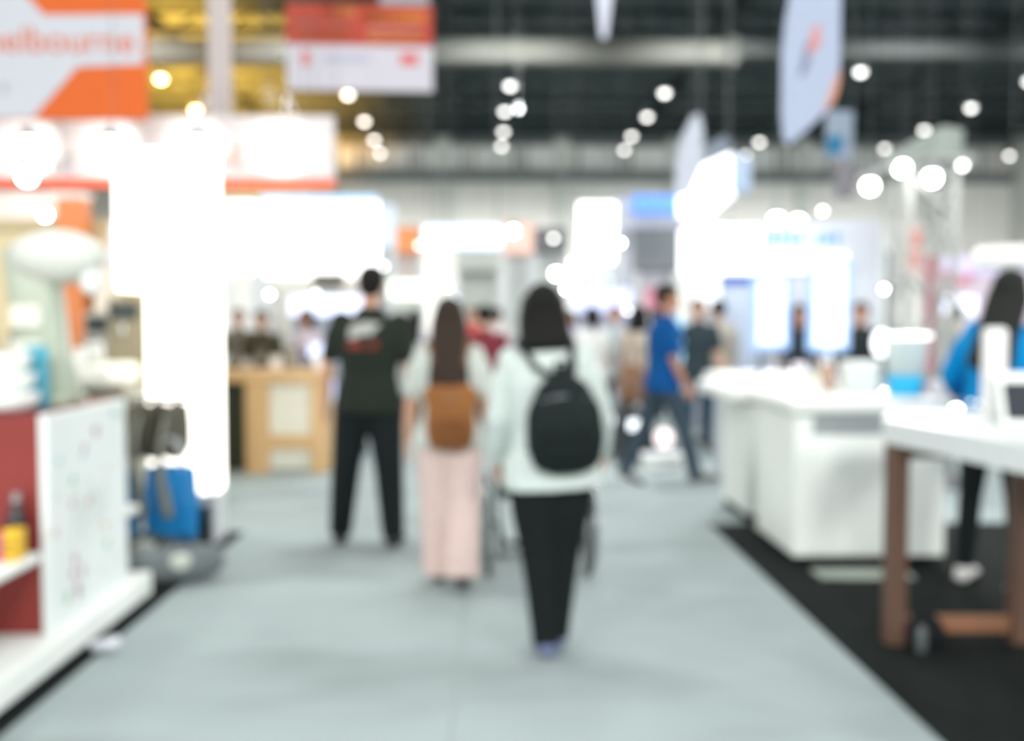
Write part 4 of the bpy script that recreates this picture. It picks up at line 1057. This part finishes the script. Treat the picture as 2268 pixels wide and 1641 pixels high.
# pink / lilac booth
pk = thing('booth', 'pink and lilac printed booth wall past the truss tower', 'booth')
a = rect(2050, 700, 2200, 568, 14)
MB().box(a[0], a[1] + 1, 14, 14.1, 0, a[3], .01).build('wall_panel', mat((216, 200, 214), .6), pk)
MB().box(a[0], a[1] + 1, 13.97, 14, a[3] - .25, a[3], .005).build('header', mat((210, 200, 236), .5, emit=.3, var=0), pk)
for (qx, qy, qr) in ((2064, 614, .10), (2095, 606, .07), (2125, 622, .09), (2150, 612, .06)):
    c0 = pt(qx, qy, 14); MB().ell((c0.x, 13.985, c0.z), (qr, .02, qr * .8)).build('red_print', mat((226, 110, 130), .6), pk, smooth=True)
cl = pt(2055, 800, 14); MB().box(cl.x - .05, cl.x + .05, 13.9, 14.0, 0, a[3]).build('post', mat((190, 120, 130), .6), pk)
# glowing low strip in front of it
a = rect(2080, 700, 2168, 655, 12.6)
sp_ = thing('light_bar', 'pale glowing display bar in front of the pink booth', 'light bar')
MB().box(a[0], a[1], 12.6, 12.75, a[2], a[3], .04, seg=3).build('diffuser', mat((226, 230, 250), .4, emit=1.0, var=0), sp_)
MB().box(a[0] + .1, a[1] - .1, 12.62, 12.73, 0, a[2] + .01).build('stand', PALE, sp_)
# shade lamp
p = pt(2238, 572, 6.2)
sl = thing('pendant_lamp', 'wide white drum pendant lamp above the woman in the blue jacket', 'lamp', None, (p.x, 6.2, p.z))
MB().lathe((0, 0, -.06), [(.19, 0), (.215, .03), (.215, .10), (.18, .13)], 32).build('lamp_shade', mat((236, 236, 230), .5, emit=.2, var=0), sl, smooth=True)
MB().rod((0, 0, .06), (0, 0, 13.2 - p.z), .003, 6).build('cord', CABLE, sl)
p = pt(2278, 520, 7.5)

# ------------------------------------------------------------------ spotlights hanging over the booths
SP = [(60, 390, 66, 8.9, 'w', 'below the first arm spotlight at the orange banner'), (100, 475, 52, 9.2, 'w', 'under the wedge banner'),
      (928, 543, 42, 18, 'd', 'just before the glowing blue-white sign'), (963, 587, 48, 14, 'w', 'upper one above the long-haired woman'),
      (991, 634, 42, 14, 'w', 'lower one above the long-haired woman'), (1010, 660, 38, 18, 'b', 'small bluish one above the long-haired woman'),
      (1137, 512, 52, 13, 'y', 'warm one at the end of the glowing blue-white sign'), (1232, 606, 52, 14, 'w', 'biggest of the cluster over the black bob'),
      (1278, 600, 50, 14, 'w', 'second biggest of the cluster over the black bob'), (1266, 580, 38, 20.6, 'd', 'dimmest of the cluster over the black bob'),
      (1254, 640, 44, 15, 'w', 'lowest of the cluster over the black bob'), (1322, 636, 40, 18, 'd', 'pale one near the white-shirted visitor'),
      (1353, 619, 34, 23, 'b', 'ring-like bluish one near the white-shirted visitor'), (1226, 528, 44, 18, 'd', 'dull one before the dark header board'),
      (1374, 538, 38, 20, 'w', 'one at the lower corner of the tall glowing sign'), (1427, 587, 34, 22, 'b', 'bluish one below the dark wall screen'),
      (1534, 581, 38, 16, 'd', 'one at the end of the glowing fascia'), (1616, 514, 52, 12, 'w', 'one above the glowing white fascia'),
      (1720, 487, 58, 10.5, 'w', 'first of the pair above the cyan lettering'), (1768, 491, 56, 10.5, 'w', 'second of the pair above the cyan lettering'),
      (1822, 467, 44, 11, 'd', 'higher dimmer one above the cyan lettering'), (1927, 412, 60, 8.75, 'w', 'outermost on the truss boom'),
      (1998, 372, 60, 8.75, 'w', 'upper one on the truss tower head'), (2064, 394, 62, 8.75, 'w', 'biggest one on the truss tower head'),
      (2132, 366, 48, 8.75, 'd', 'dimmer one on the far boom of the truss tower'), (1958, 640, 42, 12, 'w', 'bright one in front of the truss tower foot'),
      (1983, 634, 34, 15, 'b', 'dim ring-like one in front of the truss tower foot'), (750, 852, 33, 14, 'bb', 'blue one behind the elbow of the man in black'),
      (597, 652, 38, 11, 'w', 'low one over the visitors behind the wooden counter'), (655, 668, 40, 12, 'd', 'dull low one over the wooden counter'),
      (700, 650, 42, 13, 'd', 'dull one beneath the dark monitor by the wooden counter'), (1148, 243, 34, 33, 'f', 'dim one beside the middle row of high bay lamps'),
      (880, 645, 50, 16, 'd', 'pale one beside the head of the man in black'), (915, 640, 44, 16, 'd', 'pale greenish one past the head of the man in black'),
      (850, 590, 40, 17, 'd', 'faint one above the head of the man in black'), (2148, 680, 38, 11.8, 'd', 'pale one beside the woman in the blue jacket'),
      (1390, 688, 38, 19, 'd', 'faint low one over the far crowd'), (1300, 668, 36, 20, 'b', 'faint bluish low one over the far crowd'), (2264, 680, 40, 9, 'd', 'one at the picture edge beside dark hair')]
E = {'f': (1.2, (230, 235, 240)), 'w': (26, (255, 253, 248)), 'd': (8, (250, 250, 244)), 'b': (4, (206, 224, 255)), 'y': (26, (255, 226, 196)), 'bb': (5, (110, 170, 255))}
sp_proto = {}
for px, py, dia, Y, kind, where in SP:
    p = pt(px, py, Y); coc = 36 * (Y - 1) / Y
    r = max(9, dia - coc) / 2 * Y / F_PX
    t = thing('spotlight', 'round hanging spotlight, ' + where, 'spotlight', 'spotlights over the booths', p)
    e, col = E[kind]
    MB().ell((0, -.0, 0), (r, r, r), None, 14, 10).build('bulb', mat(col, .4, emit=e, var=0), t, smooth=True)
    Mh = Matrix.Rotation(R(35), 4, 'X')
    MB().lathe((0, 0, r * .75), [(r * 1.0, 0), (r * 1.05, r * .5), (r * .6, r * 1.6), (r * .3, r * 1.7)], 14).build('housing', mat((150, 154, 156), .5), t, smooth=True)
    MB().rod((0, 0, r * 2.3), (0, 0, 13.2 - p.z), .003, 6).build('cord', CABLE, t)

# light thrown down by the hanging spotlights over the right-hand booths
for px, py, Y, tx, ty, e in ((1720, 500, 10.4, 1.2, 8.6, 150), (1768, 504, 10.4, 2.0, 7.0, 110), (1616, 526, 11.9, .8, 10.4, 190), (1998, 386, 8.6, 1.6, 6.6, 110), (2064, 408, 8.6, 2.2, 6.2, 90), (1374, 550, 19.6, .2, 14.5, 420), (963, 600, 13.8, -.6, 11.2, 160)):
    p = pt(px, py, Y); spot_light('booth_spot', p, (tx, ty, 0), e, 95, (1, .99, .98), .05, .9)

# ------------------------------------------------------------------ booths farther down the hall
def far_booth(label, x0p, y0p, x1p, y1p, Y, col, emit=0.0, wall=None, rz=0.0, depth=.25, cat='booth', posts=True):
    a = rect(x0p, y1p, x1p, y0p, Y); cx = (a[0] + a[1]) / 2; hw = (a[1] - a[0]) / 2 / max(.3, math.cos(rz))
    t = thing('booth' if cat == 'booth' else 'sign_stand', label, cat, None, (cx, Y, 0), rz)
    MB().box(-hw, hw, 0, depth, a[2], a[3], .03, seg=2).build('header', mat(col, .5, emit=emit, var=0 if emit else .03), t)
    MB().box(-hw - .02, hw + .02, -.01, depth + .01, a[3] - .01, a[3] + .03, .01).build('top_trim', mat([int(v * .85) for v in col], .5, emit=emit * .4), t)
    if posts:
        for s in (-1, 1): MB().box(s * (hw - .06) - .05, s * (hw - .06) + .05, depth * .3, depth * .7, 0, a[2] + .01, .01).build('post', PALE, t)
    if wall: MB().box(-hw, hw, depth, depth + .08, 0, a[2] + .02).build('wall_panel', mat(wall, .6, var=.05), t)
    return t
far_booth('tall narrow glowing white sign stand beyond the crowd', 1283, 450, 1366, 580, 22, (255, 255, 255), 3.2, cat='sign')
far_booth('grey header board with a glowing blue strip below the tilted light box', 1366, 436, 1510, 512, 21, (196, 200, 212), 0, (190, 194, 204))
a = rect(1400, 474, 1506, 432, 20.9)
ls_ = thing('light_strip', 'glowing blue strip on the grey header board', 'light strip')
MB().box(a[0], a[1], 20.84, 20.99, a[2], a[3], .05, seg=3).build('diffuser', mat((96, 150, 240), .4, emit=.6, var=0), ls_)
MB().box(a[0] + 1.0, a[1] - .1, 20.8, 20.86, a[2] + .08, a[3] - .08, .02).build('lit_logo', mat((130, 210, 255), .4, emit=.8, var=0), ls_)
# tilted light box
tl = thing('light_box', 'tilted glowing white light box hanging beside the feather banner', 'light box', None, pt(1560, 412, 16), R(-28))
hwid = 52 * 16 / F_PX / math.cos(R(28)); hh = 52 * 16 / F_PX
MB().prism([(-hwid, -hh * 1.25), (hwid * .2, -hh * 1.1), (hwid, -hh * .4), (hwid, hh * 1.3), (-hwid * .0, hh * .9), (-hwid, hh * .1)], -.02, .22, 'y').build('diffuser', mat((255, 255, 255), .4, emit=2.0, var=0), tl)
MB().box(hwid, hwid + .22, .0, .45, -hh * .3, hh * 1.2, .02).build('side_panel', mat((176, 196, 222), .5, emit=.2, var=0), tl)
for s in (-.2, .8): MB().rod((s * hwid, .1, hh * .85), (s * hwid, .1, 13.2 - tl.location.z), .012, 6).build('cable', CABLE, tl)
# glowing letters row
a = rect(936, 552, 1112, 498, 19)
gl = thing('light_sign', 'long glowing blue-white sign between orange panels at the end of the aisle', 'sign')
MB().box(a[0], a[1], 19.0, 19.1, a[2], a[3], .03).build('backing', mat((196, 214, 240), .4, emit=.9, var=0), gl)
nl = 8; wl = (a[1] - a[0]) / nl
for i in range(nl):
    MB().box(a[0] + wl * i + .03, a[0] + wl * (i + 1) - .03, 18.95, 19.0, a[2] + .07, a[3] - .07, .02).build('lit_letter_block', mat((255, 255, 255), .4, emit=1.8, var=0), gl)
for s in (a[0] + .1, a[1] - .1): MB().rod((s, 19.05, a[3] - .01), (s, 19.05, 13.2), .01, 6).build('cable', CABLE, gl)
far_booth('orange panel booth beside the glowing blue-white sign', 856, 506, 934, 560, 20, (238, 150, 90), .15, (226, 214, 208))
far_booth('peach panel booth at the warm end of the glowing blue-white sign', 1112, 494, 1182, 562, 20, (244, 200, 184), .2, (196, 202, 198))
far_booth('dark header booth below the second pilaster', 1182, 508, 1258, 560, 21.5, (110, 112, 116), 0, (206, 214, 208))
far_booth('pale grey-green booth wall at the end of the aisle', 1010, 556, 1110, 600, 24, (204, 208, 202), 0, (200, 204, 198))
far_booth('booth with dark wall screen behind the blue polo man', 1405, 508, 1505, 600, 17, (118, 126, 132), 0, (206, 206, 216))
far_booth('lilac-lit booth counter display over the far crowd', 1270, 640, 1420, 690, 19, (206, 212, 244), 1.0, (190, 190, 206))
far_booth('blue-white glowing booth above the far crowd', 1300, 560, 1400, 632, 25, (214, 224, 240), .5, (206, 210, 222))
far_booth('pinkish red booth panel behind the blue polo man', 1432, 640, 1484, 682, 16, (224, 150, 170), .25, (200, 170, 180))
far_booth('white glowing booth header beside the head of the man in black', 860, 622, 938, 660, 17, (246, 250, 236), 1.6, (196, 200, 196))
far_booth('white booth wall between the glowing totems and the crowd', 1524, 604, 1602, 680, 14, (240, 242, 246), 1.2, (210, 214, 222))
brb = far_booth('bright white glowing booth with blue top edge past the pillar', 582, 442, 834, 612, 14.5, (255, 255, 255), 2.2, (206, 204, 196))
far_booth('narrow glowing white sign stand just past the light pillar', 500, 446, 558, 604, 13.8, (255, 252, 244), 2.4, cat='sign')
far_booth('pale blue-grey booth header beyond the bright white booth', 830, 452, 874, 548, 18, (206, 216, 230), .3, (196, 200, 204))
far_booth('small orange and brown panel stand between two glowing booths', 556, 548, 584, 602, 16, (190, 150, 120), 0, cat='sign')
far_booth('low grey booth beyond the truss tower', 1948, 560, 1992, 640, 16, (96, 104, 112), 0, (180, 184, 188))
far_booth('pale booth wall behind the woman in the blue jacket', 2180, 640, 2330, 720, 15, (206, 202, 200), .2, (190, 188, 188))
hwb = 126 * 14.5 / F_PX; zb = pt(700, 442, 14.5).z
MB().box(-hwb, hwb, -.06, .0, zb - .05, zb + .05, .015).build('edge_strip', mat((176, 214, 250), .4, emit=.9, var=0), brb, 'pale blue edge strip')
mn = thing('monitor', 'dark wide monitor hanging below the bright white booth', 'monitor')
a = rect(692, 640, 762, 604, 13.6)
MB().box(a[0], a[1], 13.6, 13.66, a[2], a[3], .01).build('casing', mat((92, 86, 66), .5), mn)
MB().box(a[0] + .02, a[1] - .02, 13.592, 13.602, a[2] + .02, a[3] - .02).build('screen', mat((72, 70, 60), .3), mn)
MB().rod(((a[0] + a[1]) / 2, 13.63, 0), ((a[0] + a[1]) / 2, 13.63, a[2] + .01), .03).build('stand_pole', STEEL, mn)
a = rect(640, 700, 800, 655, 13)
lc = thing('light_bar', 'blue-white glowing counter front between the man in black and the table visitors', 'light bar')
MB().box(a[0], a[1], 13.0, 13.25, a[2], a[3], .04, seg=3).build('diffuser', mat((214, 222, 250), .4, emit=1.3, var=0), lc)
MB().box(a[0] + .04, a[1] - .04, 13.03, 13.22, 0, a[2] + .01).build('counter_body', mat((160, 170, 184), .5), lc)
# blue-lit product tower beside the blue polo man
a = rect(1488, 905, 1512, 700, 10.6)
bt_ = thing('product_tower', 'slim tower of pale blue lit capsules beside the blue polo shirt', 'display')
for i in range(6):
    z = a[3] - .1 - i * .17
    MB().ell(((a[0] + a[1]) / 2, 10.6, z), (.07, .06, .07)).build('capsule', mat((120, 190, 226) if i < 5 else (240, 244, 250), .3, emit=.6 if i < 5 else 1.6, var=0), bt_, smooth=True)
MB().rod(((a[0] + a[1]) / 2, 10.66, 0), ((a[0] + a[1]) / 2, 10.66, a[3]), .012).build('pole', CHROME, bt_)
MB().lathe(((a[0] + a[1]) / 2, 10.66, 0), [(.12, 0), (.12, .02), (.02, .03)], 20).build('base', CHROME, bt_)
# low white step stool in the aisle and pink shopping bag
p = ground(1470, 1040)
st = thing('step_block', 'low white block on the floor behind the striding man', 'block', None, (p.x, p.y + .1, 0))
MB().box(-.2, .2, -.15, .15, 0, .14, .03).build('block_body', WHITE, st); MB().box(-.21, .21, -.16, .16, .13, .15, .005).build('block_top', PALE, st)
p = pt(1470, 970, 10.8)
lb = thing('lit_globe', 'pinkish white glowing globe low behind the striding man', 'lamp', None, (p.x, 10.8, 0))
MB().ell((0, 0, p.z), (.10, .08, .10)).build('globe', mat((250, 232, 230), .4, emit=1.5, var=0), lb, smooth=True)
MB().rod((0, 0, 0), (0, 0, p.z - .09), .012).build('stem', CHROME, lb); MB().lathe((0, 0, 0), [(.1, 0), (.1, .015), (.02, .02)], 18).build('base', CHROME, lb)

for o in list(bpy.data.objects):
    strip_props(o)
